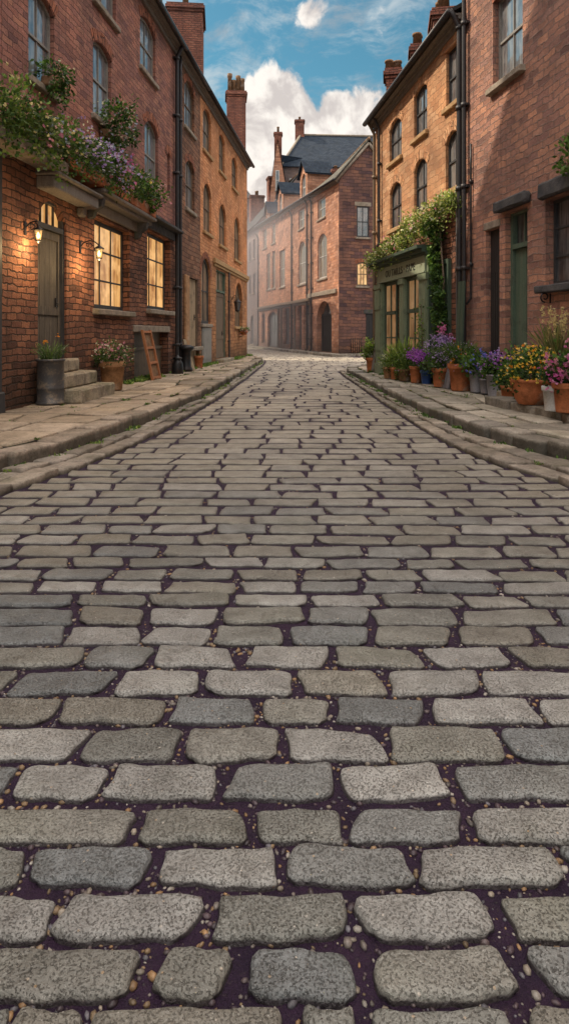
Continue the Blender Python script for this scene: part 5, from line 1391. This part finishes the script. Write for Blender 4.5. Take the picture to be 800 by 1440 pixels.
def P_bush(pal, fl=None, n=700, size=.06, rad=(1.3, 1.3, .9), lift=.5, nf=60, fs=.03, top=True, blade=None, fz=.0, clumps=14):
    def f(t, c, r):
        lv = Leaves(); rr = np.array(rad) * r
        cc = blob(lv, (c[0], c[1], c[2] + rr[2] * lift), rr, n, size, pal, clumps)
        # stems out of the soil
        k = 24; a = rng.uniform(0, 6.28, k); P = np.stack([c[0] + np.cos(a) * r * .5, c[1] + np.sin(a) * r * .5, np.full(k, c[2] - .04)], 1)
        tg = cc[rng.integers(0, len(cc), k)]; D = tg - P; Ln = np.linalg.norm(D, axis=1); lv.put(P, unit(D), Ln, cols(G_DARK, k), .05, .0)
        if blade: blades(lv, (c[0], c[1], c[2] - .02), r * .7, blade[0], blade[1], blade[2], blade[3] if len(blade) > 3 else .5)
        lv.build('foliage', M['leaf'], t)
        if fl:
            fv = Leaves()
            for (pal_f, nn, sz, spread) in fl:
                ce = np.array([c[0], c[1], c[2] + rr[2] * lift])
                d = unit(rng.normal(size=(nn, 3)) + np.array([0, -.45, .55])); Pf = ce + d * rr * rng.uniform(.85, 1.25, (nn, 1)) * spread
                petals(fv, Pf, sz, pal_f)
            fv.build('flowers', M['petal'], t)
    return f
def P_clusters(pal, heads, n=600, size=.055, rad=(1.4, 1.4, 1.0), lift=.55):
    """plants whose flowers stand in dense heads: heads = (palette, number, head radius, flowers per head, petal size, height, sideways)"""
    def f(t, c, r):
        lv = Leaves(); rr = np.array(rad) * r
        blob(lv, (c[0], c[1], c[2] + rr[2] * lift), rr, n, size, pal, 14); fv = Leaves()
        for (pf, k, hr, m, sz, hz, sx) in heads:
            for _ in range(k):
                d = unit(rng.normal(size=(1, 3)) + np.array([sx, -.5, .7]))[0]
                hc = np.array([c[0], c[1], c[2] + rr[2] * lift]) + d * rr * rng.uniform(.9, 1.2) + np.array([0, 0, hz])
                Pp = hc + rng.normal(size=(m, 3)) * hr
                petals(fv, Pp, sz, pf)
                b0 = np.array([[c[0], c[1], c[2]]]); D = hc - b0; lv.put(b0, unit(D), np.linalg.norm(D, axis=1), cols(G_MID, 1), .03, 0)
        lv.build('foliage', M['leaf'], t); fv.build('flowers', M['petal'], t)
    return f
def P_spikes(pal, fl, n=160, h=.4, lean=.6, nb=200, spikes=14, sh=.2, psz=.018):
    def f(t, c, r):
        lv = Leaves(); fv = Leaves()
        blades(lv, (c[0], c[1], c[2] - .03), r * .7, n, h, pal, lean)
        for k in range(spikes):
            a = random.random() * 6.28; q = r * random.uniform(.2, 1.2)
            b0 = np.array([c[0] + math.cos(a) * q * .4, c[1] + math.sin(a) * q * .4, c[2] - .02]); e = np.array([c[0] + math.cos(a) * q * 1.3, c[1] + math.sin(a) * q * 1.3, c[2] + h * random.uniform(.75, 1.25)])
            D = (e - b0)[None]; lv.put(b0[None], unit(D), np.linalg.norm(D, axis=1), cols(G_MID, 1), .03, 0)
            m = nb // spikes; tt = rng.uniform(0, 1, (m, 1)); Pp = e + (e - b0) / np.linalg.norm(e - b0) * (tt - .6) * sh + rng.normal(size=(m, 3)) * .014
            petals(fv, Pp, psz, fl, 4)
        lv.build('foliage', M['leaf'], t); fv.build('flowers', M['petal'], t)
    return f
PP = 'potted_plant'
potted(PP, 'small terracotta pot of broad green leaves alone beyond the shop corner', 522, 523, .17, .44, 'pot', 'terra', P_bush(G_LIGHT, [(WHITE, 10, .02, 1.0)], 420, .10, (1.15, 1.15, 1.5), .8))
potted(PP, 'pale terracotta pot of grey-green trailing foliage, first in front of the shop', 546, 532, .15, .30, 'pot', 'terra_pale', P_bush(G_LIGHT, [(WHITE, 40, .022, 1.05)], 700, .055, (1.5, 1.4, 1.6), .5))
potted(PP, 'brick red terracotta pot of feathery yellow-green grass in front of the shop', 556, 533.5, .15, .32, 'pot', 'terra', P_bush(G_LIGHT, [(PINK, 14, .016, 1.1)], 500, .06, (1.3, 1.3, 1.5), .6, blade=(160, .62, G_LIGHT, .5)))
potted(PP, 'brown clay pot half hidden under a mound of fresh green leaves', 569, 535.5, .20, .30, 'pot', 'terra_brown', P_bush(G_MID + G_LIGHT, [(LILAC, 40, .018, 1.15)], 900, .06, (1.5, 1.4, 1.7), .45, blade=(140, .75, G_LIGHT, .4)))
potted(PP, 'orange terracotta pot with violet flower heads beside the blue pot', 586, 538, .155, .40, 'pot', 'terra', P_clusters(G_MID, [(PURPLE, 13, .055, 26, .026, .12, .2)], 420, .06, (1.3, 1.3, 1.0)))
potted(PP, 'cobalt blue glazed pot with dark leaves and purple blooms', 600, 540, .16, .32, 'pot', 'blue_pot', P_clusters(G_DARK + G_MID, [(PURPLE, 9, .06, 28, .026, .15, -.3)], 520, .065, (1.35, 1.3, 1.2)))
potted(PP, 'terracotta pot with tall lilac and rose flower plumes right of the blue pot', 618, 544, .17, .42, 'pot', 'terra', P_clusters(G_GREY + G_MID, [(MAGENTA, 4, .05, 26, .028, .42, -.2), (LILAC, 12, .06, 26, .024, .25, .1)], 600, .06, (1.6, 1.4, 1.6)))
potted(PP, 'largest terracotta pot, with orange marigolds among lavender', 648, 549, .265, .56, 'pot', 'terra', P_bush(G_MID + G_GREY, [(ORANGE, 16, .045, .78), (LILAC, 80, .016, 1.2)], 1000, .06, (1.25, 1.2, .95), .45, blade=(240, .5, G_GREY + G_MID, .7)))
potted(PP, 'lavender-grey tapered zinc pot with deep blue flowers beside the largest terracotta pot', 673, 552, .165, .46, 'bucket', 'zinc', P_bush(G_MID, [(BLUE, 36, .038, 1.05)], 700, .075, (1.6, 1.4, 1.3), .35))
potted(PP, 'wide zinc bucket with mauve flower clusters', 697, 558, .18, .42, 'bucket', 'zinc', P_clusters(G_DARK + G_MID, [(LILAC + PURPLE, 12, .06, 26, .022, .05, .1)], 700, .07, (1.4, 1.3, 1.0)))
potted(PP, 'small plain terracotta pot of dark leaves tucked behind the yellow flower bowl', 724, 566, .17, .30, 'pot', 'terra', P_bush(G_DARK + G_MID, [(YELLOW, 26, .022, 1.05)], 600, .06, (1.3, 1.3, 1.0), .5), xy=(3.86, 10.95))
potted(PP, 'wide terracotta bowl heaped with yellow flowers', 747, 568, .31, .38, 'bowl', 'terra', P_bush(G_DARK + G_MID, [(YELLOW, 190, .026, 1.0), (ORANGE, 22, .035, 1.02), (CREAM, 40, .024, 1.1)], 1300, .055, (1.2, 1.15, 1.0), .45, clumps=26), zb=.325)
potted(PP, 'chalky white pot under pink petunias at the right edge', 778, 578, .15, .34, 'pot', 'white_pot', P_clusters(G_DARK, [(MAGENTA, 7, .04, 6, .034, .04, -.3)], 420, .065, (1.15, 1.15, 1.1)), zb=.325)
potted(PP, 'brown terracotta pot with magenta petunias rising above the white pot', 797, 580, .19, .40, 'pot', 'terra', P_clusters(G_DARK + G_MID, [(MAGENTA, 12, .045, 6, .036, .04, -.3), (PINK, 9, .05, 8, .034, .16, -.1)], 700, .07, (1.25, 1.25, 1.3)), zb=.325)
potted('grass_plant', 'tall feathery grass with pale plumes in a dark tub by the wall', 796, 560, .16, .3, 'bucket', 'zinc', P_spikes([(.13, .12, .05), (.2, .17, .08), (.09, .10, .04)], CREAM + [(.45, .33, .2)], 200, .9, .55, 500, 22, .26, .02), zb=.325, xy=(4.28, 10.0))
potted(PP, 'tub of tall blue delphinium spikes against the passage door', 690, 545, .13, .3, 'bucket', 'zinc', P_spikes(G_MID, BLUE, 80, .42, .4, 130, 5, .22, .02), xy=(3.95, 12.55))
LG = 'potted plants against the left side'
potted(PP, 'stained steel drum planted with thin grass and orange flowers beside the steps', 71, 568, .225, .76, 'drum', 'drum', P_spikes(G_MID + G_GREY, ORANGE, 130, .33, .9, 18, 3, .02, .018), side=-1, group=LG, wob=.004)
potted(PP, 'big pale terracotta pot of pink and white flowers under the nine-pane window', 158, 548, .275, .60, 'pot', 'terra_pale', P_bush(G_DARK + G_MID + G_GREY, [(PINK, 60, .034, 1.0), (WHITE, 50, .026, 1.1)], 1300, .06, (1.2, 1.2, .95), .5), side=-1, group=LG)
potted(PP, 'small empty-looking rust terracotta pot below the arched shop window', 0, 520, .17, .42, 'pot', 'terra', P_bush(G_DARK, None, 60, .04, (.8, .8, .3), .1), side=-1, group=LG, xy=(-2.98, 21.9))
# hanging basket by the far lantern
t = thing('hanging_basket', 'small trough of pink flowers fixed under the far arched window', 'flower basket', Vector(LW(Lu(31.2), .2, 1.2)))
mb = MB(); mb.lathe([(0, 0), (.12, .02), (.2, .16), (.22, .16), (.22, .19), (.18, .19), (0, .15)], LW(Lu(31.2), .24, 1.3), 16); mb.build('pot', M['terra'], t)
q = LW(Lu(31.2), .24, 1.48); lv = Leaves(); blob(lv, (q[0], q[1], q[2] + .06), (.24, .24, .16), 260, .07, G_MID, 10); lv.build('foliage', M['leaf'], t)
fv = Leaves(); petals(fv, np.array(q) + unit(rng.normal(size=(24, 3)) + np.array([0, -.3, .6])) * np.array([.24, .24, .2]), .045, PINK); fv.build('flowers', M['petal'], t)
mb = MB(); mb.tube([LW(Lu(31.2), .003, 1.2), LW(Lu(31.2), .24, 1.29)], .015, 6); mb.build('bracket', M['iron'], t)

# --- flower troughs over the door and window of the red house
def trough(label, ya, yb, z, w0, w1, h, mat, leafpal, fl, n, ztop, hang, group='flower troughs'):
    t = thing('flower_trough', label, 'flower trough', Vector(LW(Lu((ya + yb) / 2), (w0 + w1) / 2, z)), group)
    mb = MB(); bevbox(mb, LW, Lu(ya), Lu(yb), z, z + h, w0, w1, .02, seg=8); mb.build('trough', M[mat], t)
    lv = Leaves(); fv = Leaves(); k = max(3, int((yb - ya) / .42))
    for i in range(k):
        y = ya + (yb - ya) * (i + .5) / k; zt = ztop * random.uniform(.75, 1.15)
        q = np.array(LW(Lu(y), (w0 + w1) / 2 + .10, z + h + zt * .42))
        cc = blob(lv, q, (.40, .33, zt * .56), n // k, .078, leafpal[i % len(leafpal)], 12)
        # hanging strands
        for _ in range(int(hang * random.uniform(3, 7))):
            b0 = np.array(LW(Lu(y + random.uniform(-.3, .3)), w1 + random.uniform(0, .12), z + h)); ln = random.uniform(.25, .75) * hang
            m = 26; tt = rng.uniform(0, 1, m); Pp = b0 + np.stack([np.zeros(m), np.zeros(m), -tt * ln], 1) + rng.normal(size=(m, 3)) * .045
            lv.put(Pp, unit(rng.normal(size=(m, 3)) * .7 + np.array([.3, -.3, -.5])), rng.uniform(.05, .095, m), cols(leafpal[i % len(leafpal)], m) * .9, .7)
        for (f0, f1, pal_f, nn, sz) in fl:
            if f0 <= (i + .5) / k <= f1:
                d = unit(rng.normal(size=(nn, 3)) + np.array([.55, -.45, .35])); petals(fv, q + d * np.array([.44, .44, zt * .66]) * rng.uniform(.9, 1.2, (nn, 1)), sz, pal_f, up=(.5, -.5, .4))
    lv.build('foliage', M['leaf'], t)
    fv.build('flowers', M['petal'], t)
    return t
trough('stone trough of yellow-green trailing foliage with cream and pink flowers left of the fanlight', 9.0, 11.35, 4.18, .05, .40, .22, 'stone', [G_LIGHT + G_MID, G_MID, G_LIGHT + G_GREY], [(0, 1, CREAM, 16, .035), (.3, .9, PINK, 12, .045), (.4, 1, PALEBLUE, 10, .03)], 3000, .68, .7)
trough('terracotta trough of lilac and magenta flowers above the door hood', 11.4, 14.1, 4.36, .05, .40, .24, 'terra', [G_MID, G_DARK + G_MID, G_GREY + G_MID], [(0, 1, LILAC, 42, .034), (.0, .25, WHITE, 16, .03), (.3, 1, PALEBLUE, 26, .03), (.72, 1.0, MAGENTA, 34, .045)], 2500, .58, .5)
trough('terracotta trough of dark leaves ending in pink sprays above the nine-pane window', 14.15, 16.55, 4.36, .05, .38, .26, 'terra', [G_LIGHT + G_MID, G_DARK + G_MID, G_DARK], [(.0, .4, YELLOW, 8, .03), (.72, 1, PINK, 60, .04), (0, .5, WHITE, 6, .03)], 2200, .55, .4)
def sill_plant(label, yc, z, rad, pal, fl, n, hang=.3, W=LW, U=Lu, w=.16):
    t = thing('window_plant', label, 'window plant', Vector(W(U(yc), w, z)), 'plants on window sills')
    mb = MB(); bevbox(mb, W, U(yc) - rad[0] * .7, U(yc) + rad[0] * .7, z, z + .16, w - .14, w + .08, .015, seg=5); mb.build('window_box', M['terra_brown'], t)
    q = np.array(W(U(yc), w + .05, z + .16 + rad[2] * .35)); lv = Leaves(); fv = Leaves()
    blob(lv, q, rad, n, .085, pal, 14, droop=hang)
    for _ in range(10):
        b0 = np.array(W(U(yc + random.uniform(-.35, .35)), w + .12, z + .1)); m = 18; tt = rng.uniform(0, 1, m)
        Pp = b0 + np.stack([np.zeros(m), np.zeros(m), -tt * hang * random.uniform(.5, 1.3)], 1) + rng.normal(size=(m, 3)) * .05
        lv.put(Pp, unit(rng.normal(size=(m, 3)) * .7 + np.array([.3, -.3, -.4])), rng.uniform(.05, .09, m), cols(pal, m), .7)
    lv.build('foliage', M['leaf'], t)
    if fl:
        for (pf, nn, sz) in fl: petals(fv, q + unit(rng.normal(size=(nn, 3)) + np.array([.5, -.4, .1])) * np.array(rad) * rng.uniform(.9, 1.25, (nn, 1)), sz, pf)
        fv.build('flowers', M['petal'], t)
sill_plant('dark leafy plant in a box on the nearest upper sill', 11.25, 5.70, (.27, .24, .24), G_DARK + G_MID, [(WHITE, 10, .022)], 420, .4)
sill_plant('big bush of white and pale blue flowers on the sill above the lilac trough', 14.0, 5.62, (.44, .36, .52), G_DARK + G_MID + G_MID, [(WHITE, 44, .03), (PALEBLUE, 40, .034), (PINK, 14, .03)], 1300, .45)
sill_plant('small sprig of ferny green on the lintel of the dark lace-curtained window', 9.78, 3.94, (.2, .16, .2), G_MID, None, 180, .15, RW, Ru, .1)

# --- climbing garland on the shop cornice and the ivy column
t = thing('climbing_plant', 'pale green climber with cream flowers spreading along the shop cornice', 'climbing plant', Vector(RW(Ru(17), .3, 3.5)))
lv = Leaves(); fv = Leaves(); sv = MB()
path = [(19.3, .50, 3.52), (18.4, .46, 3.66), (17.5, .44, 3.72), (16.8, .40, 3.82), (16.1, .36, 3.98), (15.4, .34, 4.08), (14.9, .26, 4.18), (14.4, .2, 4.26), (13.98, .14, 4.30)]
for i in range(26):
    s_ = i / 25 * (len(path) - 1); k = min(int(s_), len(path) - 2); fr = s_ - k
    y, w, z = [path[k][j] + (path[k + 1][j] - path[k][j]) * fr for j in range(3)]
    big = .46 + .46 * math.exp(-((i - 15) / 6) ** 2)
    q = np.array(RW(Ru(y), w, z + random.uniform(-.06, .1)))
    blob(lv, q, (.27 * big + .04, .24, .31 * big), int(270 * big), .075, G_PALE + ([G_LIGHT[1]] if i % 3 else G_LIGHT), 9)
    if i < 24:
        m = 18; d = unit(rng.normal(size=(m, 3)) + np.array([-.5, -.5, .3])); petals(fv, q + d * np.array([.34, .34, .38]) * big, .03, CREAM + WHITE, up=(-.5, -.5, .4))
    if i in (9, 16, 20): petals(fv, q + rng.normal(size=(6, 3)) * .12 + np.array([-.25, -.2, 0]), .04, PINK, up=(-.5, -.5, .4))
    for _ in range(4):
        b0 = q + rng.normal(size=3) * .12; m = 14; tt = rng.uniform(0, 1, m); Pp = b0 + np.stack([np.zeros(m), np.zeros(m), -tt * random.uniform(.2, .5)], 1) + rng.normal(size=(m, 3)) * .04
        lv.put(Pp, unit(rng.normal(size=(m, 3)) + np.array([-.3, -.3, -.5])), rng.uniform(.05, .08, m), cols(G_LIGHT + G_PALE, m), .6)
sv.tube([RW(Ru(y), w - .05, z - .05) for y, w, z in path], .03, 6); sv.build('vine_stem', M['frame_brown'], t)
lv.build('foliage', M['leaf'], t); fv.build('flowers', M['petal'], t)
t = thing('ivy', 'dense ivy hanging down between the shop and the drainpipe', 'ivy', Vector(RW(Ru(14.9), .15, PZ)))
lv = Leaves(); sv = MB()
for i in range(40):
    f_ = i / 39; z = .45 + f_ * 3.5; wd = .08 + .06 * f_ + (.10 if f_ > .9 else 0)
    y = 14.78 - .12 * math.sin(f_ * 5) + .1 * f_
    q = np.array(RW(Ru(y + random.uniform(-.08, .08)), .2 + .06 * random.random(), z))
    blob(lv, q, (wd, wd * 1.0, .13), 84, .09, G_DARK + G_MID + G_MID + ([G_LIGHT[0]] if i % 2 else []), 6, droop=.9)
sv.tube([RW(Ru(14.72), .12, PZ), RW(Ru(14.85), .13, 1.5), RW(Ru(14.7), .12, 2.6), RW(Ru(14.88), .15, 3.9)], .025, 6); sv.build('vine_stem', M['frame_brown'], t)
lv.build('foliage', M['leaf'], t)
t = thing('ivy', 'thin young ivy climbing the nearest shop pilaster', 'ivy', Vector(RW(Ru(15.5), .35, PZ)))
lv = Leaves(); sv = MB()
for i in range(22):
    f_ = i / 21; z = .4 + f_ * 1.75; q = np.array(RW(Ru(15.55 + random.uniform(-.16, .16)), ps + .06, z))
    blob(lv, q, (.12, .06, .1), int(46 * (1.1 - f_)), .06, G_MID + G_LIGHT, 5, droop=.6)
sv.tube([RW(Ru(15.6), ps + .04, PZ), RW(Ru(15.5), ps + .04, 1.2), RW(Ru(15.6), ps + .04, 2.1)], .012, 5); sv.build('vine_stem', M['frame_brown'], t)
lv.build('foliage', M['leaf'], t)

# --- leaning boards, crate frame, churn
def leaning(name, label, cat, W, u, wb, wt, zb, h, wid, mat, draw):
    t = thing(name, label, cat, Vector(W(u, wb, zb)))
    draw(t, lambda a, th, s_: W(u + a, wb + (wt - wb) * s_ + th, zb + h * s_))
    return t
def ladder_frame(t, P):
    def strip(a0, a1, s0_, s1_, th=.05):
        mbx.add([P(a, q, s_) for q in (0, th) for (a, s_) in ((a0, s0_), (a1, s0_), (a1, s1_), (a0, s1_))], [(0, 1, 2, 3), (4, 7, 6, 5), (0, 4, 5, 1), (1, 5, 6, 2), (2, 6, 7, 3), (3, 7, 4, 0)])
    for (a0, a1) in ((-.36, -.29), (.29, .36)):
        mbx = MB(); strip(a0, a1, 0, 1, .06); mbx.build('side_rail', M['wood_crate'], t)
    for s0_ in (.02, .32, .62, .94):
        mbx = MB(); strip(-.289, .289, s0_, s0_ + .045, .055); mbx.build('crosspiece', M['wood_crate'], t)
    mbx = MB(); strip(-.288, .288, .065, .94, .012); mbx.build('back_panel', M['terra_brown'], t)
leaning('wooden_frame', 'orange wooden rack frame leaning on the wall under the second lamplit window', 'wooden rack', LW, Lu(16.55), .36, .08, PZ, 1.28, .7, 'wood_crate', ladder_frame)
def one_board(mat, wid, name='board'):
    def f(t, P):
        for k, (a0, a1) in enumerate(((-wid / 2, -.01), (.01, wid / 2))):
            mbx = MB(); mbx.add([P(a, q, s_) for q in (0, .03) for (a, s_) in ((a0, 0), (a1, 0), (a1, 1), (a0, 1))], [(0, 1, 2, 3), (4, 7, 6, 5), (0, 4, 5, 1), (1, 5, 6, 2), (2, 6, 7, 3), (3, 7, 4, 0)])
            mbx.build('board', M[mat], t)
    return f
leaning('leaning_boards', 'pale narrow boards leaning beside the drainpipe foot', 'boards', LW, Lu(20.35), .42, .1, PZ, 1.0, .3, 'wood_pale', one_board('wood_pale', .34))
leaning('leaning_boards', 'grey zinc board propped behind the largest terracotta pot', 'boards', RW, Ru(14.05), .36, .2, PZ, .6, .3, 'zinc', one_board('zinc', .4))
leaning('leaning_boards', 'dark green shutter boards standing in front of the drainpipes on the right', 'boards', RW, Ru(13.62), .26, .17, PZ, 2.3, .3, 'shop_dark', one_board('shop_dark', .3))
leaning('leaning_boards', 'rough grey plank propped on the far shop corner', 'boards', RW, Ru(19.5), .34, .14, PZ, 1.5, .2, 'wood_grey', one_board('wood_grey', .2))
t = thing('milk_churn', 'small black lidded churn at the foot of the twin drainpipes', 'churn', Vector(LW(Lu(18.9), .3, PZ)))
q = LW(Lu(18.9), .3, PZ + .004)
mb = MB(); mb.lathe([(0, 0), (.17, 0), (.18, .03), (.165, .28), (.13, .36), (.10, .40), (.10, .44)], q, 20); mb.build('body', M['iron'], t)
mb = MB(); mb.lathe([(.115, .43), (.14, .44), (.14, .47), (.05, .50), (.03, .54), (0, .55)], q, 16); mb.build('lid', M['iron'], t)
mb = MB(); mb.tube([(q[0] - .15, q[1], q[2] + .33), (q[0] - .21, q[1], q[2] + .40), (q[0] - .12, q[1], q[2] + .44)], .012, 6); mb.build('handle', M['iron'], t)
t = thing('bollard', 'black iron stump wrapped round the drainpipe foot', 'bollard', Vector(LW(Lu(20.0), .25, PZ)))
q = LW(Lu(20.0), .28, PZ + .004)
mb = MB(); mb.lathe([(0, 0), (.2, 0), (.2, .08), (.15, .14), (.14, .62), (.17, .66)], q, 16); mb.build('post', M['iron'], t)
mb = MB(); mb.lathe([(.18, .66), (.24, .70), (.24, .77), (.14, .82), (0, .84)], q, 16); mb.build('cap', M['iron'], t)

# --- moss and weeds in joints and at the foot of the walls
lv = Leaves()
def tuft(x, y, z, r, n, h, pal):
    a = rng.uniform(0, 6.28, n); q = rng.uniform(0, 1, n) ** .5 * r
    P = np.stack([x + np.cos(a) * q, y + np.sin(a) * q, np.full(n, z)], 1)
    lv.put(P, unit(rng.normal(size=(n, 3)) * .55 + np.array([0, 0, .8])), rng.uniform(.5, 1.2, n) * h, cols(pal, n), .45)
random.shuffle(moss_spots)
for (x, y, z) in moss_spots[:330]:
    if y > 3: tuft(x, y, z, random.uniform(.03, .12), random.randint(12, 40), random.uniform(.02, .05), G_MID + [(.10, .12, .03), (.13, .13, .04)])
for k in range(70):                                             # kerb foot
    y = random.uniform(5, 30); tuft(interp(KL, y) + .03, y, .03, random.uniform(.04, .12), random.randint(14, 40), .06, G_MID + G_LIGHT)
    y = random.uniform(5, 22); tuft(interp(KR, y) - .03, y, .03, random.uniform(.04, .12), random.randint(14, 40), .06, G_MID)
for k in range(110):                                            # wall foot
    y = random.choice([random.uniform(14.8, 17.5), random.uniform(19, 24), random.uniform(24, 34)]); q = LW(Lu(y), random.uniform(.04, .2), PZ); tuft(q[0], q[1], PZ, random.uniform(.06, .2), random.randint(30, 70), random.uniform(.06, .13), G_MID + G_LIGHT)
for k in range(60):
    y = random.uniform(9, 19.5); q = RW(Ru(y), random.uniform(.05, .12) + (.3 if y > 15.2 else 0), PZ); tuft(q[0], q[1], PZ, random.uniform(.05, .14), random.randint(20, 50), random.uniform(.05, .10), G_DARK + G_MID)
struct(lv.build('moss', M['moss']), 'stuff')

# ================================================================== HAZE
hz = NT('street_haze')
vs_ = hz.n('VolumePrincipled', Color=(.92, .84, .86, 1), Density=.026, Anisotropy=.1)
hz.t.links.new(vs_.outputs[0], hz.out.inputs['Volume'])
mb = MB(); V = [(x, y, z) for z in (-.03, 10.5) for y in (40.5, 112) for x in (-40, 40)]
mb.add(V, [(0, 2, 3, 1), (4, 5, 7, 6), (0, 1, 5, 4), (2, 6, 7, 3), (0, 4, 6, 2), (1, 3, 7, 5)]); o = mb.build('haze', hz.m); struct(o, 'stuff')

# ================================================================== LIGHT AND SKY
SUN_AZ = Vector((-.93, .37)); EL = 47
sv_ = Vector((SUN_AZ.x, SUN_AZ.y)).normalized() * math.cos(R(EL)); sdir = Vector((sv_.x, sv_.y, math.sin(R(EL))))
ld = bpy.data.lights.new('sun', 'SUN'); ld.energy = 5.0; ld.angle = R(.6); ld.color = (1.0, .86, .66)
so = bpy.data.objects.new('sun', ld); COL.objects.link(so); so.rotation_euler = (-sdir).to_track_quat('-Z', 'Y').to_euler()
w = bpy.data.worlds.new('World'); SC.world = w; w.use_nodes = True
class WT(NT):
    def __init__(s): s.t = w.node_tree; s.t.nodes.clear(); s.out = s.t.nodes.new('ShaderNodeOutputWorld')
n = WT()
sky = n.n('TexSky', {'sky_type': 'NISHITA', 'sun_disc': False, 'sun_elevation': R(EL), 'sun_rotation': math.atan2(sdir.x, sdir.y), 'air_density': 1.0, 'dust_density': .6, 'ozone_density': 2.5})
d = n.n('TexCoord').outputs['Generated']; d = n.vmath('NORMALIZE', d)
sep = n.n('SeparateXYZ', _0=d); z = sep.outputs[2]
def dirpx(px, py): return Vector(((px - CX) / F, 1.0, (CY - py) / F)).normalized()
blue = n.mixc(1.0, sky.outputs[0], (.60, 1.08, .93, 1), 'MULTIPLY')
# clouds: fractal noise biased towards a few directions and towards the horizon
warp = n.vmath('SCALE', n.vmath('SUBTRACT', n.noise(d, 5.0, 3, .5, 1), (.5, .5, .5)), scale=.10)
dv = n.vmath('ADD', d, warp)
n1 = n.noise(dv, 9.0, 9, .58)
bias = None
for (px, py, rad, amp) in ((385, 140, .10, .36), (480, 180, .085, .34), (330, 235, .13, .40), (430, 250, .13, .40), (375, 200, .10, .30), (520, 260, .10, .28), (458, 16, .045, .27), (440, 30, .035, .24), (440, 60, .03, .24), (520, 140, .06, .2), (255, 200, .08, .2)):
    dp = n.vmath('DISTANCE', d, tuple(dirpx(px, py))) if False else None
    vm = n.t.nodes.new('ShaderNodeVectorMath'); vm.operation = 'DISTANCE'; n.set(vm.inputs[0], dv); vm.inputs[1].default_value = dirpx(px, py)
    g_ = n.math('MULTIPLY', n.maprange(vm.outputs['Value'], rad, rad * .15), amp)
    bias = g_ if bias is None else n.math('MAXIMUM', bias, g_)
high = n.math('MULTIPLY', n.maprange(z, .48, .70), .24)          # unseen broken cloud added overhead for fill light
behind = n.math('MULTIPLY', n.maprange(sep.outputs[1], .35, -.2), .16)  # more unseen cloud added behind the viewer
dens = n.math('ADD', n.math('ADD', n1, bias), n.math('ADD', high, behind))
mask = n.maprange(dens, .60, .695)
n2 = n.noise(n.vmath('ADD', dv, tuple(sdir * -.035)), 9.0, 9, .58)
shade = n.maprange(n.math('SUBTRACT', n1, n2), -.10, .07)
core = n.maprange(dens, .70, 1.0)
low = n.maprange(z, .30, .12)
ccol = n.mixc(shade, (.72, .66, .63, 1), (1.12, 1.05, .97, 1))
ccol = n.mixc(n.math('MULTIPLY', low, .45), ccol, (.93, .84, .76, 1))
wisp = n.math('MULTIPLY', n.maprange(n.noise(n.vmath('MULTIPLY', dv, (3.0, 3.0, 9.0)), 3.4, 8, .66), .42, .72), .68)
BR = 1.0
vs2 = n.t.nodes.new('ShaderNodeVectorMath'); vs2.operation = 'SCALE'; n.set(vs2.inputs[0], ccol)
bright = n.math('ADD', 7.9, n.math('MULTIPLY', n.maprange(z, .46, .8), 15.5)); bright = n.math('ADD', bright, n.math('MULTIPLY', n.maprange(sep.outputs[1], .3, -.3), 5.0))  # cloud overhead and behind brightened to fill the shade
n.set(vs2.inputs[3], bright)
skyc = n.mixc(wisp, blue, n.mixc(1.0, vs2.outputs[0], (.62, .72, .8, 1), 'MULTIPLY'))
skyc = n.mixc(mask, skyc, vs2.outputs[0])
bg = n.n('Background', Color=skyc, Strength=.12)
n.t.links.new(bg.outputs[0], n.out.inputs[0])

# ================================================================== CAMERA AND RENDER
cam = bpy.data.cameras.new('camera'); co = bpy.data.objects.new('camera', cam); COL.objects.link(co)
co.location = (0, 0, H); co.rotation_euler = (R(90), 0, 0)
cam.sensor_fit = 'HORIZONTAL'; cam.sensor_width = 36; cam.lens = 36 * F / 800; cam.shift_y = -(720 - CY) / 800; cam.clip_end = 2000; cam.clip_start = .05
SC.camera = co
SC.view_settings.view_transform = 'Standard'; SC.view_settings.look = 'None'; SC.view_settings.exposure = 0; SC.view_settings.gamma = 1
SC.render.engine = 'CYCLES'; SC.cycles.use_denoising = True
try: SC.cycles.denoiser = 'OPENIMAGEDENOISE'
except Exception: pass
SC.cycles.max_bounces = 6; SC.cycles.sample_clamp_indirect = 6; SC.cycles.volume_bounces = 0
